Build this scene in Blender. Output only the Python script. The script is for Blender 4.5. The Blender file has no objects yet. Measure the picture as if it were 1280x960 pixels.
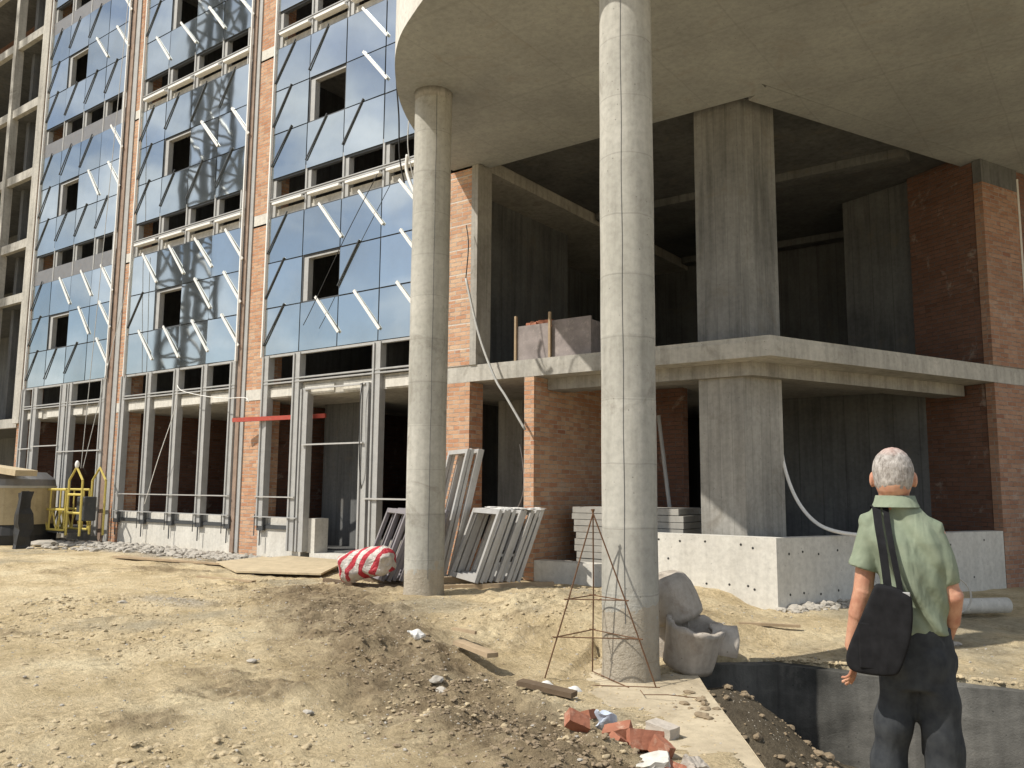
import bpy, bmesh, math, random
import numpy as np
from mathutils import Vector, Matrix
random.seed(7); R_ = math.radians
scn = bpy.context.scene
col = scn.collection

# ------------------------------------------------------------------ camera
F_PX, YAW, PITCH, ROLL = 1050.51, -0.6340759, 0.1229940, 0.0079668
cy, sy, cp, sp = math.cos(YAW), math.sin(YAW), math.cos(PITCH), math.sin(PITCH)
fwd = Vector((sy*cp, cy*cp, sp)); rt = Vector((cy, -sy, 0)); up = rt.cross(fwd)
r2 = rt*math.cos(ROLL) + up*math.sin(ROLL); u2 = up*math.cos(ROLL) - rt*math.sin(ROLL)
cam_d = bpy.data.cameras.new('camera'); cam = bpy.data.objects.new('camera', cam_d); col.objects.link(cam)
M = Matrix((r2, u2, -fwd)).transposed().to_4x4(); M.translation = Vector((0, 0, 1.6)); cam.matrix_world = M
cam_d.sensor_fit = 'HORIZONTAL'; cam_d.sensor_width = 36; cam_d.lens = 36*F_PX/1280
cam_d.clip_start = .05; cam_d.clip_end = 2000
scn.camera = cam

# ------------------------------------------------------------------ light
SUN = Vector((-.43, -.70, 1.0)).normalized()
elev = math.asin(SUN.z); azim = math.atan2(SUN.x, SUN.y)
w = bpy.data.worlds.new('World'); scn.world = w; w.use_nodes = True
nt = w.node_tree; N = nt.nodes; N.clear()
out = N.new('ShaderNodeOutputWorld'); bg = N.new('ShaderNodeBackground')
sky = N.new('ShaderNodeTexSky'); sky.sky_type = 'NISHITA'; sky.sun_disc = False
sky.sun_elevation = elev; sky.sun_rotation = azim; sky.air_density = 1.0; sky.dust_density = .8
tc = N.new('ShaderNodeTexCoord'); nz = N.new('ShaderNodeTexNoise'); nz.inputs['Scale'].default_value = 4.2
nz.inputs['Detail'].default_value = 7; nz.inputs['Roughness'].default_value = .55; nz.inputs['Distortion'].default_value = .3
mpg = N.new('ShaderNodeMapping'); mpg.inputs['Scale'].default_value = (1, 1, 2.2); mpg.inputs['Location'].default_value = (1.3, .4, 0)
rmp = N.new('ShaderNodeValToRGB'); rmp.color_ramp.elements[0].position = .40; rmp.color_ramp.elements[1].position = .64
rmp.color_ramp.elements[0].color = (.06, .06, .06, 1); rmp.color_ramp.elements[1].color = (.8, .8, .8, 1)
mx = N.new('ShaderNodeMixRGB'); mx.inputs[2].default_value = (12.0, 12.3, 12.5, 1)
nt.links.new(tc.outputs['Generated'], mpg.inputs[0]); nt.links.new(mpg.outputs[0], nz.inputs['Vector'])
nt.links.new(nz.outputs['Fac'], rmp.inputs[0]); nt.links.new(rmp.outputs[0], mx.inputs[0])
nt.links.new(sky.outputs[0], mx.inputs[1]); nt.links.new(mx.outputs[0], bg.inputs[0]); nt.links.new(bg.outputs[0], out.inputs[0])
bg.inputs['Strength'].default_value = .09
sl = bpy.data.lights.new('sun', 'SUN'); sl.energy = 4.6; sl.angle = R_(.55); sl.color = (1, .94, .84)
so = bpy.data.objects.new('sun', sl); col.objects.link(so); so.rotation_euler = SUN.to_track_quat('Z', 'Y').to_euler(); so.location = (-10, -10, 30)
scn.view_settings.view_transform = 'Standard'; scn.view_settings.look = 'None'
scn.view_settings.exposure = 0.12; scn.view_settings.gamma = 1; scn.view_settings.use_curve_mapping = False
scn.cycles.max_bounces = 8; scn.cycles.diffuse_bounces = 5

# ------------------------------------------------------------------ materials
def mat(name, base=(.5, .5, .5), rough=.8, metal=0.0, spec=.5):
    m = bpy.data.materials.new(name); m.use_nodes = True; b = m.node_tree.nodes['Principled BSDF']
    b.inputs['Base Color'].default_value = (*base, 1); b.inputs['Roughness'].default_value = rough
    b.inputs['Metallic'].default_value = metal; b.inputs['Specular IOR Level'].default_value = spec
    return m
class G:
    """small node-graph helper"""
    def __init__(s, m): s.t = m.node_tree; s.b = s.t.nodes['Principled BSDF']
    def n(s, ty, **k):
        x = s.t.nodes.new(ty)
        for a, v in k.items():
            if a in x.inputs.keys(): x.inputs[a].default_value = v
            else: setattr(x, a, v)
        return x
    def l(s, a, b): s.t.links.new(a, b)
    def pos(s): return s.n('ShaderNodeNewGeometry').outputs['Position']
    def noise(s, scale, detail=4, rough=.55, vec=None, dist=0):
        x = s.n('ShaderNodeTexNoise'); x.inputs['Scale'].default_value = scale; x.inputs['Detail'].default_value = detail
        x.inputs['Roughness'].default_value = rough; x.inputs['Distortion'].default_value = dist
        s.l(vec if vec is not None else s.pos(), x.inputs['Vector']); return x.outputs['Fac']
    def map(s, scale, vec=None):
        x = s.n('ShaderNodeMapping'); x.inputs['Scale'].default_value = scale
        s.l(vec if vec is not None else s.pos(), x.inputs['Vector']); return x.outputs[0]
    def ramp(s, f, stops):
        x = s.n('ShaderNodeValToRGB'); e = x.color_ramp.elements
        while len(e) < len(stops): e.new(.5)
        for i, (p, c) in enumerate(stops):
            e[i].position = p; e[i].color = (*c, 1) if len(c) == 3 else c
        s.l(f, x.inputs[0]); return x.outputs[0]
    def mix(s, f, a, b, mode='MIX'):
        x = s.n('ShaderNodeMixRGB'); x.blend_type = mode
        for v, i in ((f, 0), (a, 1), (b, 2)):
            if hasattr(v, 'links') or hasattr(v, 'node'): s.l(v, x.inputs[i])
            elif isinstance(v, (int, float)): x.inputs[i].default_value = v if i == 0 else (v, v, v, 1)
            else: x.inputs[i].default_value = (*v, 1)
        return x.outputs[0]
    def math(s, op, a, b=0.0, c=0.0):
        x = s.n('ShaderNodeMath'); x.operation = op
        for v, i in ((a, 0), (b, 1), (c, 2)):
            if isinstance(v, (int, float)): x.inputs[i].default_value = v
            else: s.l(v, x.inputs[i])
        return x.outputs[0]
    def sep(s, v): x = s.n('ShaderNodeSeparateXYZ'); s.l(v, x.inputs[0]); return x.outputs
    def color(s, c): s.l(c, s.b.inputs['Base Color'])
    def bump(s, h, strength=.3, dist=.02, prev=None):
        x = s.n('ShaderNodeBump'); x.inputs['Strength'].default_value = strength; x.inputs['Distance'].default_value = dist
        s.l(h, x.inputs['Height'])
        if prev is not None: s.l(prev, x.inputs['Normal'])
        s.l(x.outputs[0], s.b.inputs['Normal']); return x.outputs[0]
    def wall_uv(s):
        g = s.n('ShaderNodeNewGeometry'); c = s.n('ShaderNodeVectorMath'); c.operation = 'CROSS_PRODUCT'; c.inputs[1].default_value = (0, 0, 1)
        s.l(g.outputs['True Normal'], c.inputs[0]); d = s.n('ShaderNodeVectorMath'); d.operation = 'DOT_PRODUCT'
        s.l(c.outputs[0], d.inputs[0]); s.l(g.outputs['Position'], d.inputs[1]); z = s.sep(g.outputs['Position'])[2]
        cb = s.n('ShaderNodeCombineXYZ'); s.l(d.outputs['Value'], cb.inputs[0]); s.l(z, cb.inputs[1]); return cb.outputs[0]

def concrete(name, lo, hi, streak=.5, bump=.25, boards=None, rings=None, stain=(.16, .14, .11), seams=None):
    m = mat(name, hi, .9, 0, .25); g = G(m)
    n1 = g.noise(.9, 6, .6); n2 = g.noise(14, 5, .65); n3 = g.noise(3.2, 4, .6, g.map((2.4, 2.4, .16)))
    c = g.ramp(n1, [(.3, lo), (.68, hi)])
    c = g.mix(streak*.55, c, g.ramp(n3, [(.34, tuple(x*.5 for x in lo)), (.56, (1, 1, 1)), ]), 'MULTIPLY')
    c = g.mix(.35, c, g.ramp(n2, [(.3, (.55, .55, .55)), (.6, (1.1, 1.1, 1.1))]), 'MULTIPLY')
    h = g.mix(.5, n2, g.noise(60, 3, .6))
    if boards:   # vertical form boards
        uv = g.wall_uv(); u = g.sep(uv)[0]
        fr = g.math('FRACT', g.math('MULTIPLY', u, 1/boards)); ln = g.math('LESS_THAN', fr, .045)
        c = g.mix(g.math('MULTIPLY', g.math('MULTIPLY', ln, .6), g.noise(2.0, 3)), c, tuple(x*.35 for x in lo))
        wn = g.n('ShaderNodeTexWhiteNoise'); wn.noise_dimensions = '1D'; g.l(g.math('FLOOR', g.math('MULTIPLY', u, 1/boards)), wn.inputs['W'])
        c = g.mix(.5, c, g.ramp(wn.outputs['Value'], [(0, (.84, .84, .84)), (1, (1.05, 1.05, 1.05))]), 'MULTIPLY')
    if rings:
        z = g.sep(g.pos())[2]; zz = g.math('ADD', z, g.math('MULTIPLY', g.noise(2.5, 2), .05))
        fr = g.math('FRACT', g.math('MULTIPLY', zz, 1/rings)); ln = g.math('LESS_THAN', fr, .022)
        wn = g.n('ShaderNodeTexWhiteNoise'); wn.noise_dimensions = '1D'; g.l(g.math('FLOOR', g.math('MULTIPLY', z, 1/rings)), wn.inputs['W'])
        c = g.mix(.55, c, g.ramp(wn.outputs['Value'], [(0, (.78, .78, .76)), (1, (1.08, 1.08, 1.06))]), 'MULTIPLY')
        c = g.mix(g.math('MULTIPLY', g.math('MULTIPLY', ln, .5), g.noise(3.3, 3)), c, tuple(x*.4 for x in lo))
        mud = g.math('LESS_THAN', z, g.math('ADD', .12, g.math('MULTIPLY', g.noise(7, 4), .7)))
        c = g.mix(g.math('MULTIPLY', mud, .45), c, (.36, .28, .18))
    if seams:
        p = g.sep(g.pos())
        for i, sc in ((0, seams[0]), (1, seams[1])):
            fr = g.math('FRACT', g.math('MULTIPLY', g.math('ADD', p[i], g.math('MULTIPLY', g.noise(1.3, 2), .06)), 1/sc)); ln = g.math('LESS_THAN', fr, .02)
            c = g.mix(g.math('MULTIPLY', ln, .16), c, tuple(x*.5 for x in lo))
    sp_ = g.noise(1.7, 6, .7, dist=1.0)
    c = g.mix(g.ramp(sp_, [(.56, (0, 0, 0)), (.72, (.55, .55, .55))]), c, stain)
    vo = g.n('ShaderNodeTexVoronoi'); vo.inputs['Scale'].default_value = 9; g.l(g.pos(), vo.inputs['Vector'])
    pit = g.math('LESS_THAN', vo.outputs['Distance'], .07)
    c = g.mix(g.math('MULTIPLY', pit, .6), c, tuple(x*.4 for x in lo))
    g.color(c)
    if rings:
        zz2 = g.sep(g.pos())[2]; lowz = g.n('ShaderNodeMapRange'); g.l(zz2, lowz.inputs[0]); lowz.inputs[1].default_value = .75; lowz.inputs[2].default_value = .1; h = g.math('MULTIPLY', g.noise(26, 5, .7), g.math('ADD', .25, g.math('MULTIPLY', lowz.outputs[0], 3.0))); bump = .8
    b1 = g.bump(h, bump, .012); g.bump(n1, .3, .05, b1); return m

def brick(name, cols, mortar=(.42, .38, .32), bands=False):
    m = mat(name, cols[0], .92, 0, .2); g = G(m); uv = g.wall_uv()
    b = g.n('ShaderNodeTexBrick'); g.l(uv, b.inputs['Vector']); b.inputs['Scale'].default_value = 1
    b.inputs['Brick Width'].default_value = .26; b.inputs['Row Height'].default_value = .077; b.inputs['Mortar Size'].default_value = .0065
    b.inputs['Mortar Smooth'].default_value = .2; b.inputs['Bias'].default_value = 0
    b.inputs['Color1'].default_value = (0, 0, 0, 1); b.inputs['Color2'].default_value = (1, 1, 1, 1)
    p = g.sep(uv)
    q = g.math('ADD', g.math('FLOOR', g.math('MULTIPLY', p[0], 3.846)), g.math('MULTIPLY', g.math('FLOOR', g.math('MULTIPLY', p[1], 12.987)), 37.7))
    wn = g.n('ShaderNodeTexWhiteNoise'); wn.noise_dimensions = '1D'; g.l(q, wn.inputs['W'])
    sel = g.mix(.35, b.outputs['Color'], wn.outputs['Value'])
    c = g.ramp(sel, [(0, cols[0]), (.35, cols[1]), (.7, cols[2]), (1, cols[3])])
    c = g.mix(.4, c, g.ramp(g.noise(1.2, 5, .6), [(.3, (.6, .58, .55)), (.65, (1.15, 1.12, 1.05))]), 'MULTIPLY')
    c = g.mix(.3, c, g.ramp(g.noise(40, 3, .6), [(.3, (.5, .5, .5)), (.6, (1.1, 1.1, 1.1))]), 'MULTIPLY')
    mo = g.mix(1.0, mortar, g.ramp(g.noise(6, 3), [(.3, (.45, .42, .4)), (.6, (1, 1, 1))]), 'MULTIPLY')
    c = g.mix(b.outputs['Fac'], c, mo)
    if bands:
        fr = g.math('FRACT', g.math('MULTIPLY', g.math('ADD', p[1], .1), 1/.462)); ln = g.math('LESS_THAN', fr, .045)
        c = g.mix(g.math('MULTIPLY', ln, .7), c, (.62, .6, .55))
    eff = g.ramp(g.noise(2.2, 5, .7, dist=.6), [(.58, (0, 0, 0)), (.74, (.5, .5, .5))])
    c = g.mix(eff, c, (.55, .5, .43))
    g.color(c); h = g.math('SUBTRACT', g.noise(30, 3), g.math('MULTIPLY', b.outputs['Fac'], 1.6)); g.bump(h, .8, .012); return m

M_CON = concrete('weathered_concrete', (.36, .345, .31), (.52, .50, .45), boards=None)
M_CONB = concrete('board_marked_concrete', (.30, .29, .265), (.44, .42, .38), boards=.19)
M_CONU = concrete('shade_darkened_stained_concrete', (.17, .17, .165), (.28, .28, .27), boards=.19, streak=.7)  # darker copy of the pillar concrete: upper storey shade put into its colour
M_COND = concrete('shaded_rough_concrete', (.11, .112, .112), (.175, .178, .175), boards=.45)  # concrete with the darkness of the interior put into its base colour
M_COL = concrete('column_concrete', (.38, .37, .33), (.50, .485, .44), streak=.35, rings=.62)
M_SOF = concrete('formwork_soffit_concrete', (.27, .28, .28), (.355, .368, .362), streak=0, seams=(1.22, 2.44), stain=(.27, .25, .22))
M_WALLC = concrete('pale_new_concrete', (.56, .54, .49), (.66, .64, .585), streak=.25, bump=.15, stain=(.45, .43, .38))
M_DUST = concrete('dusty_concrete', (.36, .30, .21), (.58, .50, .36), streak=0, stain=(.25, .20, .13), bump=.6)
M_BIT = concrete('bitumen_coated_concrete', (.045, .045, .041), (.19, .183, .165), streak=.45, bump=.7, stain=(.20, .19, .165))
M_BR = brick('orange_brick', [(.43, .21, .125), (.49, .27, .165), (.57, .375, .25), (.37, .16, .095)], mortar=(.50, .46, .40), bands=False)
M_BRB = brick('orange_brick_with_mesh_courses', [(.48, .25, .155), (.54, .32, .21), (.60, .42, .29), (.43, .21, .13)], mortar=(.52, .48, .43), bands=True)
M_BRD = brick('shaded_red_infill_brick', [(.17, .085, .06), (.19, .10, .072), (.21, .115, .085), (.13, .065, .045)], mortar=(.15, .14, .125))  # darker than the outer brick: indoor shade put into the colour

def painted(name, base, rough=.5, metal=0.0, var=.3, dirt=(.25, .2, .15), bump=.1):
    m = mat(name, base, rough, metal); g = G(m)
    c = g.mix(var, base, g.ramp(g.noise(5, 5, .65), [(.3, (.55, .55, .55)), (.65, (1.1, 1.1, 1.1))]), 'MULTIPLY')
    c = g.mix(g.ramp(g.noise(11, 5, .7), [(.55, (0, 0, 0)), (.75, (.6, .6, .6))]), c, dirt); g.color(c); g.bump(g.noise(50, 3), bump, .004); return m
M_STEEL = painted('galvanised_grey_steel', (.40, .40, .39), .55, .1, dirt=(.3, .28, .25))
M_DSTEEL = painted('dark_grey_steel', (.075, .08, .085), .5, .3, dirt=(.15, .13, .11))
M_BAND = painted('grey_spandrel_sheet', (.20, .20, .205), .5, .2)
M_ALU = painted('mill_finish_aluminium', (.50, .49, .47), .45, .3, dirt=(.4, .38, .35))
M_ALUD = painted('dull_violet_grey_aluminium', (.27, .25, .26), .5, .25)
M_WHITE = painted('white_trim', (.78, .77, .74), .5, var=.15, dirt=(.5, .48, .44))
M_RUST = painted('rust_streaked_sheet', (.30, .22, .17), .8, .1, var=.6, dirt=(.3, .13, .06))
M_YEL = painted('worn_yellow_paint', (.62, .50, .12), .5, var=.3, dirt=(.35, .25, .15))
M_WOOD = painted('dusty_timber', (.40, .30, .19), .85, var=.6, dirt=(.22, .15, .09), bump=.4)
M_DWOOD = painted('dark_wet_timber', (.13, .09, .055), .85, var=.6, dirt=(.2, .15, .1), bump=.4)
M_PLY = painted('sandy_plywood', (.50, .41, .27), .85, var=.5, dirt=(.4, .3, .18))
M_BLACK = painted('black_rubber', (.02, .02, .02), .6, var=.4, dirt=(.05, .045, .04))
M_GREYC = painted('grey_cable', (.42, .42, .4), .6)
M_RED = painted('red_primer', (.45, .07, .045), .6, var=.4)
M_REB = painted('rusty_rebar', (.16, .085, .045), .85, .3, var=.5, dirt=(.28, .14, .06), bump=.5)
M_SKIN = mat('sunburnt_skin', (.56, .27, .18), .55, 0, .35); g = G(M_SKIN)
g.color(g.ramp(g.noise(18, 4, .6), [(.35, (.40, .18, .115)), (.65, (.54, .30, .20))])); g.bump(g.noise(120, 3), .15, .003)
M_SKIN.node_tree.nodes['Principled BSDF'].inputs['Subsurface Weight'].default_value = .06
M_SKIN.node_tree.nodes['Principled BSDF'].inputs['Subsurface Radius'].default_value = (.02, .008, .004)
M_HAIR = mat('short_grey_hair', (.4, .38, .36), 1.0, 0, .1); g = G(M_HAIR)
hc = g.ramp(g.noise(55, 5, .75, g.map((1, 1, .4))), [(.34, (.17, .15, .135)), (.62, (.46, .43, .40))])
hz_ = g.math('ADD', g.sep(g.pos())[2], g.math('MULTIPLY', g.noise(30, 3), .03)); g.color(g.mix(g.ramp(hz_, [(0, (0, 0, 0)), (1, (0, 0, 0))]), hc, hc))
mr = g.n('ShaderNodeMapRange'); g.l(hz_, mr.inputs[0]); mr.inputs[1].default_value = 1.755; mr.inputs[2].default_value = 1.79
g.color(g.mix(g.math('MULTIPLY', mr.outputs[0], .6), hc, (.50, .30, .25))); g.bump(g.noise(240, 2, .7, g.map((1, 1, .3))), .7, .004)
def cloth(name, a, b, weave=500, fold=.4):
    m = mat(name, a, .95, 0, .15); g = G(m)
    f = g.noise(9, 3, .5, g.map((1, 1, .35)), .5); c = g.ramp(g.noise(22, 4), [(.3, a), (.7, b)]); g.color(c)
    b1 = g.bump(f, fold, .03); g.bump(g.noise(weave, 2), .25, .001, b1); return m
M_SHIRT = cloth('sage_green_jersey', (.185, .222, .160), (.245, .28, .205), fold=.9)
M_TROU = cloth('dark_charcoal_cloth', (.030, .033, .038), (.052, .056, .060))
M_BAG = cloth('black_nylon', (.010, .010, .011), (.018, .018, .02), fold=.5)
M_SHOE = painted('black_leather', (.03, .028, .026), .5)

M_GLASS = bpy.data.materials.new('blue_mirror_glass'); M_GLASS.use_nodes = True; t = M_GLASS.node_tree; t.nodes.clear()
o = t.nodes.new('ShaderNodeOutputMaterial'); gl = t.nodes.new('ShaderNodeBsdfGlossy'); gl.inputs['Color'].default_value = (.60, .67, .70, 1); gl.inputs['Roughness'].default_value = .035
df = t.nodes.new('ShaderNodeBsdfDiffuse'); df.inputs['Color'].default_value = (.16, .18, .19, 1); ms = t.nodes.new('ShaderNodeMixShader'); ms.inputs[0].default_value = .80
gm = t.nodes.new('ShaderNodeNewGeometry'); nn = t.nodes.new('ShaderNodeTexNoise'); nn.inputs['Scale'].default_value = 1.15; nn.inputs['Detail'].default_value = 1.0
bp = t.nodes.new('ShaderNodeBump'); bp.inputs['Strength'].default_value = .085; bp.inputs['Distance'].default_value = .03
t.links.new(gm.outputs['Position'], nn.inputs['Vector']); t.links.new(nn.outputs['Fac'], bp.inputs['Height']); t.links.new(bp.outputs[0], gl.inputs['Normal'])
oi = t.nodes.new('ShaderNodeObjectInfo'); cr_ = t.nodes.new('ShaderNodeValToRGB'); cr_.color_ramp.elements[0].color = (.55, .595, .60, 1); cr_.color_ramp.elements[1].color = (.75, .785, .775, 1)
t.links.new(oi.outputs['Random'], cr_.inputs[0]); t.links.new(cr_.outputs[0], gl.inputs['Color'])
nd = t.nodes.new('ShaderNodeTexNoise'); nd.inputs['Scale'].default_value = .9; nd.inputs['Detail'].default_value = 5; rd = t.nodes.new('ShaderNodeMapRange'); rd.inputs[1].default_value = .4; rd.inputs[2].default_value = .75; rd.inputs[3].default_value = .88; rd.inputs[4].default_value = .66
t.links.new(gm.outputs['Position'], nd.inputs['Vector']); t.links.new(nd.outputs['Fac'], rd.inputs[0]); t.links.new(rd.outputs[0], ms.inputs[0])
t.links.new(df.outputs[0], ms.inputs[1]); t.links.new(gl.outputs[0], ms.inputs[2]); t.links.new(ms.outputs[0], o.inputs[0])

# ------------------------------------------------------------------ mesh helpers
class MB:
    def __init__(s): s.v = []; s.f = []; s.m = []; s.cur = 0
    def add(s, vs, fs):
        k = len(s.v); s.v += [tuple(x) for x in vs]; s.f += [tuple(i+k for i in f) for f in fs]; s.m += [s.cur]*len(fs); return s
    def box(s, x0, x1, y0, y1, z0, z1):
        return s.add([(x0,y0,z0),(x1,y0,z0),(x1,y1,z0),(x0,y1,z0),(x0,y0,z1),(x1,y0,z1),(x1,y1,z1),(x0,y1,z1)],
                     [(0,3,2,1),(4,5,6,7),(0,1,5,4),(1,2,6,5),(2,3,7,6),(3,0,4,7)])
    def obox(s, c, ax, ay, az):   # centre and three half-extent vectors
        c = Vector(c); ax, ay, az = Vector(ax), Vector(ay), Vector(az); v = []
        for k in (-1, 1):
            for i, j in ((-1,-1),(1,-1),(1,1),(-1,1)): v.append(c+ax*i+ay*j+az*k)
        return s.add(v, [(0,3,2,1),(4,5,6,7),(0,1,5,4),(1,2,6,5),(2,3,7,6),(3,0,4,7)])
    def bar(s, p, q, wd, th, hint=(0, 0, 1)):
        p, q = Vector(p), Vector(q); d = (q-p); L = d.length; d.normalize(); h = Vector(hint)
        if abs(d.dot(h)) > .95: h = Vector((0, 1, 0))
        a = d.cross(h).normalized(); b = a.cross(d).normalized()
        return s.obox((p+q)/2, a*wd/2, b*th/2, d*L/2)
    def prism(s, poly, z0, z1):
        n = len(poly); v = [(x, y, z0) for x, y in poly]+[(x, y, z1) for x, y in poly]
        return s.add(v, [tuple(range(n))[::-1], tuple(range(n, 2*n))]+[(i, (i+1) % n, (i+1) % n+n, i+n) for i in range(n)])
    def tube(s, pts, r, n=8, cap=True):
        pts = [Vector(p) for p in pts]; rs = r if isinstance(r, (list, tuple)) else [r]*len(pts); k = len(s.v); prev = None; V = []; Fc = []
        for i, p in enumerate(pts):
            d = (pts[min(i+1, len(pts)-1)]-pts[max(i-1, 0)]).normalized()
            if prev is None: a = d.orthogonal().normalized()
            else: a = (prev-d*prev.dot(d)).normalized()
            prev = a; b = d.cross(a)
            V += [p+(a*math.cos(2*math.pi*j/n)+b*math.sin(2*math.pi*j/n))*rs[i] for j in range(n)]
        for i in range(len(pts)-1):
            for j in range(n): Fc.append((i*n+j, i*n+(j+1) % n, (i+1)*n+(j+1) % n, (i+1)*n+j))
        if cap: Fc += [tuple(range(n))[::-1], tuple(range((len(pts)-1)*n, len(pts)*n))]
        return s.add(V, Fc)
    def loft(s, rings, n=24, cap=True):   # rings: (cx, cy, cz, rx, ry) horizontal ellipses
        V = []; Fc = []
        for cx, cyy, cz, rx, ry in rings: V += [(cx+rx*math.cos(2*math.pi*j/n), cyy+ry*math.sin(2*math.pi*j/n), cz) for j in range(n)]
        for i in range(len(rings)-1):
            for j in range(n): Fc.append((i*n+j, i*n+(j+1) % n, (i+1)*n+(j+1) % n, (i+1)*n+j))
        if cap: Fc += [tuple(range(n))[::-1], tuple(range((len(rings)-1)*n, len(rings)*n))]
        return s.add(V, Fc)
    def ell(s, c, r, n=20, m=12, rot=None):
        V = [(0, 0, -1)]
        for i in range(1, m):
            a = -math.pi/2+math.pi*i/m; V += [(math.cos(a)*math.cos(2*math.pi*j/n), math.cos(a)*math.sin(2*math.pi*j/n), math.sin(a)) for j in range(n)]
        V.append((0, 0, 1)); Fc = [(0, 1+(j+1) % n, 1+j) for j in range(n)]
        for i in range(m-2):
            for j in range(n): Fc.append((1+i*n+j, 1+i*n+(j+1) % n, 1+(i+1)*n+(j+1) % n, 1+(i+1)*n+j))
        k = 1+(m-2)*n; Fc += [(k+j, k+(j+1) % n, len(V)-1) for j in range(n)]; out = []
        for x, y, z in V:
            p = Vector((x*r[0], y*r[1], z*r[2]));
            if rot: p = rot @ p
            out.append(p+Vector(c))
        return s.add(out, Fc)
    def cap_(s, p, q, r1, r2, n=14):     # tapered capsule
        p, q = Vector(p), Vector(q); d = (q-p).normalized(); P = []; Rr = []
        for a in (-80, -50, -20): P.append(p+d*r1*math.sin(R_(a))); Rr.append(r1*math.cos(R_(a)))
        for a in (20, 50, 80): P.append(q+d*r2*math.sin(R_(a))); Rr.append(r2*math.cos(R_(a)))
        return s.tube(P, Rr, n)
def obj(name, mb, mats, parent=None, smooth=False, bevel=0, loc=None):
    me = bpy.data.meshes.new(name)
    vs = mb.v
    if loc is not None: vs = [(x-loc[0], y-loc[1], z-loc[2]) for x, y, z in vs]
    me.from_pydata(vs, [], mb.f)
    for m in (mats if isinstance(mats, (list, tuple)) else [mats]): me.materials.append(m)
    me.polygons.foreach_set('material_index', mb.m)
    if smooth: me.polygons.foreach_set('use_smooth', [True]*len(me.polygons))
    me.update(); o = bpy.data.objects.new(name, me); col.objects.link(o)
    if loc is not None: o.location = loc
    if parent: o.parent = parent
    if bevel:
        b = o.modifiers.new('bevel', 'BEVEL'); b.width = bevel; b.segments = 2; b.limit_method = 'ANGLE'
    return o
def tag(o, label=None, cat=None, group=None, kind=None):
    if label: o['label'] = label
    if cat: o['category'] = cat
    if group: o['group'] = group
    if kind: o['kind'] = kind
    return o
def thing(name, label, cat, loc=(0, 0, 0), rz=0, group=None):
    o = bpy.data.objects.new(name, None); col.objects.link(o); o.location = loc; o.rotation_euler = (0, 0, rz); o.empty_display_size = .2
    return tag(o, label, cat, group)
def copy_tree(o, parent=None):
    c = o.copy(); col.objects.link(c)
    if parent: c.parent = parent
    for ch in list(o.children): copy_tree(ch, c)
    return c
def rough_edges(o, amt=.01, sub=2, scale=6):
    """chip the faces of a solid a little so that edges are not ruler-straight"""
    bm = bmesh.new(); bm.from_mesh(o.data); bmesh.ops.subdivide_edges(bm, edges=bm.edges, cuts=sub, use_grid_fill=True)
    from mathutils import noise as mn
    for v in bm.verts: v.co += Vector(mn.noise_vector(v.co*scale))*amt
    bm.to_mesh(o.data); bm.free()

# ------------------------------------------------------------------ ground
def _hash(ix, iy, seed):
    n = (ix*374761393+iy*668265263+seed*974711) & 0x7fffffff; n = ((n ^ (n >> 13))*1274126177) & 0x7fffffff
    return ((n ^ (n >> 16)) & 0xffff)/65535.0*2-1
def vnoise(x, y, seed=0):
    ix = np.floor(x).astype(np.int64); iy = np.floor(y).astype(np.int64); fx = x-ix; fy = y-iy
    fx = fx*fx*(3-2*fx); fy = fy*fy*(3-2*fy)
    a = _hash(ix, iy, seed); b = _hash(ix+1, iy, seed); c = _hash(ix, iy+1, seed); d = _hash(ix+1, iy+1, seed)
    return (a*(1-fx)+b*fx)*(1-fy)+(c*(1-fx)+d*fx)*fy
def fbm(x, y, f, o, seed=0, gain=.5):
    s = 0; a = 1; t_ = 0
    for i in range(o):
        s = s+a*vnoise(x*f+i*17.3, y*f-i*9.1, seed+i); t_ += a; a *= gain; f *= 2.03
    return s/t_
CTRL = np.array([(-27,11.4,.14),(-20,11.4,.13),(-15,11.4,.10),(-13,11.4,.03),(-9.5,11.4,.08),(-7.5,11.4,.08),(-7,11.4,.08),(-5.8,11.4,.32),(-5,11.35,.20),
 (-3.97,11.4,-.03),(-1.8,16.4,0),(-8.1,8.97,.12),(-4,7.4,-.2),(-4.9,7.4,-.12),(-5.6,8.6,.16),(-6,9.8,.24),(-6.6,10.6,.16),(-7.2,8.2,.10),(0,0,0),(-1.7,10.4,-.12),(-1,9.8,-.2),
 (-3.1,9.3,-.2),(-4.6,9.6,.1),(-10,8,.05),(-21,9,.1),(3,12,-.1),(-9.5,4,0),(-5,2.3,0),(-2,4.3,-.12),(-3.3,5.3,-.16),(-3.0,4.0,-.02),(-.8,3.7,0),(4,4,0),
 (-8.5,10.2,.1),(-6.4,6.8,.05),(-12,6,.04),(-30,5,.1),(8,20,0),(-16,14,.1),(-8,14,.1)])
ridge = np.array([(-9.6,8.3),(-7.6,7.0),(-5.9,6.0),(-4.6,5.35),(-3.7,4.95),(-3.0,4.55),(-2.3,4.1)])
def segdist(x, y, P):
    d = np.full(x.shape, 1e9)
    for (ax, ay), (bx, by) in zip(P[:-1], P[1:]):
        t_ = np.clip(((x-ax)*(bx-ax)+(y-ay)*(by-ay))/((bx-ax)**2+(by-ay)**2), 0, 1)
        d = np.minimum(d, np.hypot(x-ax-t_*(bx-ax), y-ay-t_*(by-ay)))
    return d
PIT = [(-3.97,8.42),(-3.17,9.07),(0.2,9.36),(5,9.84),(5,4.75),(-1.57,4.68),(-2.17,5.55),(-3.79,8.04)]
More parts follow.
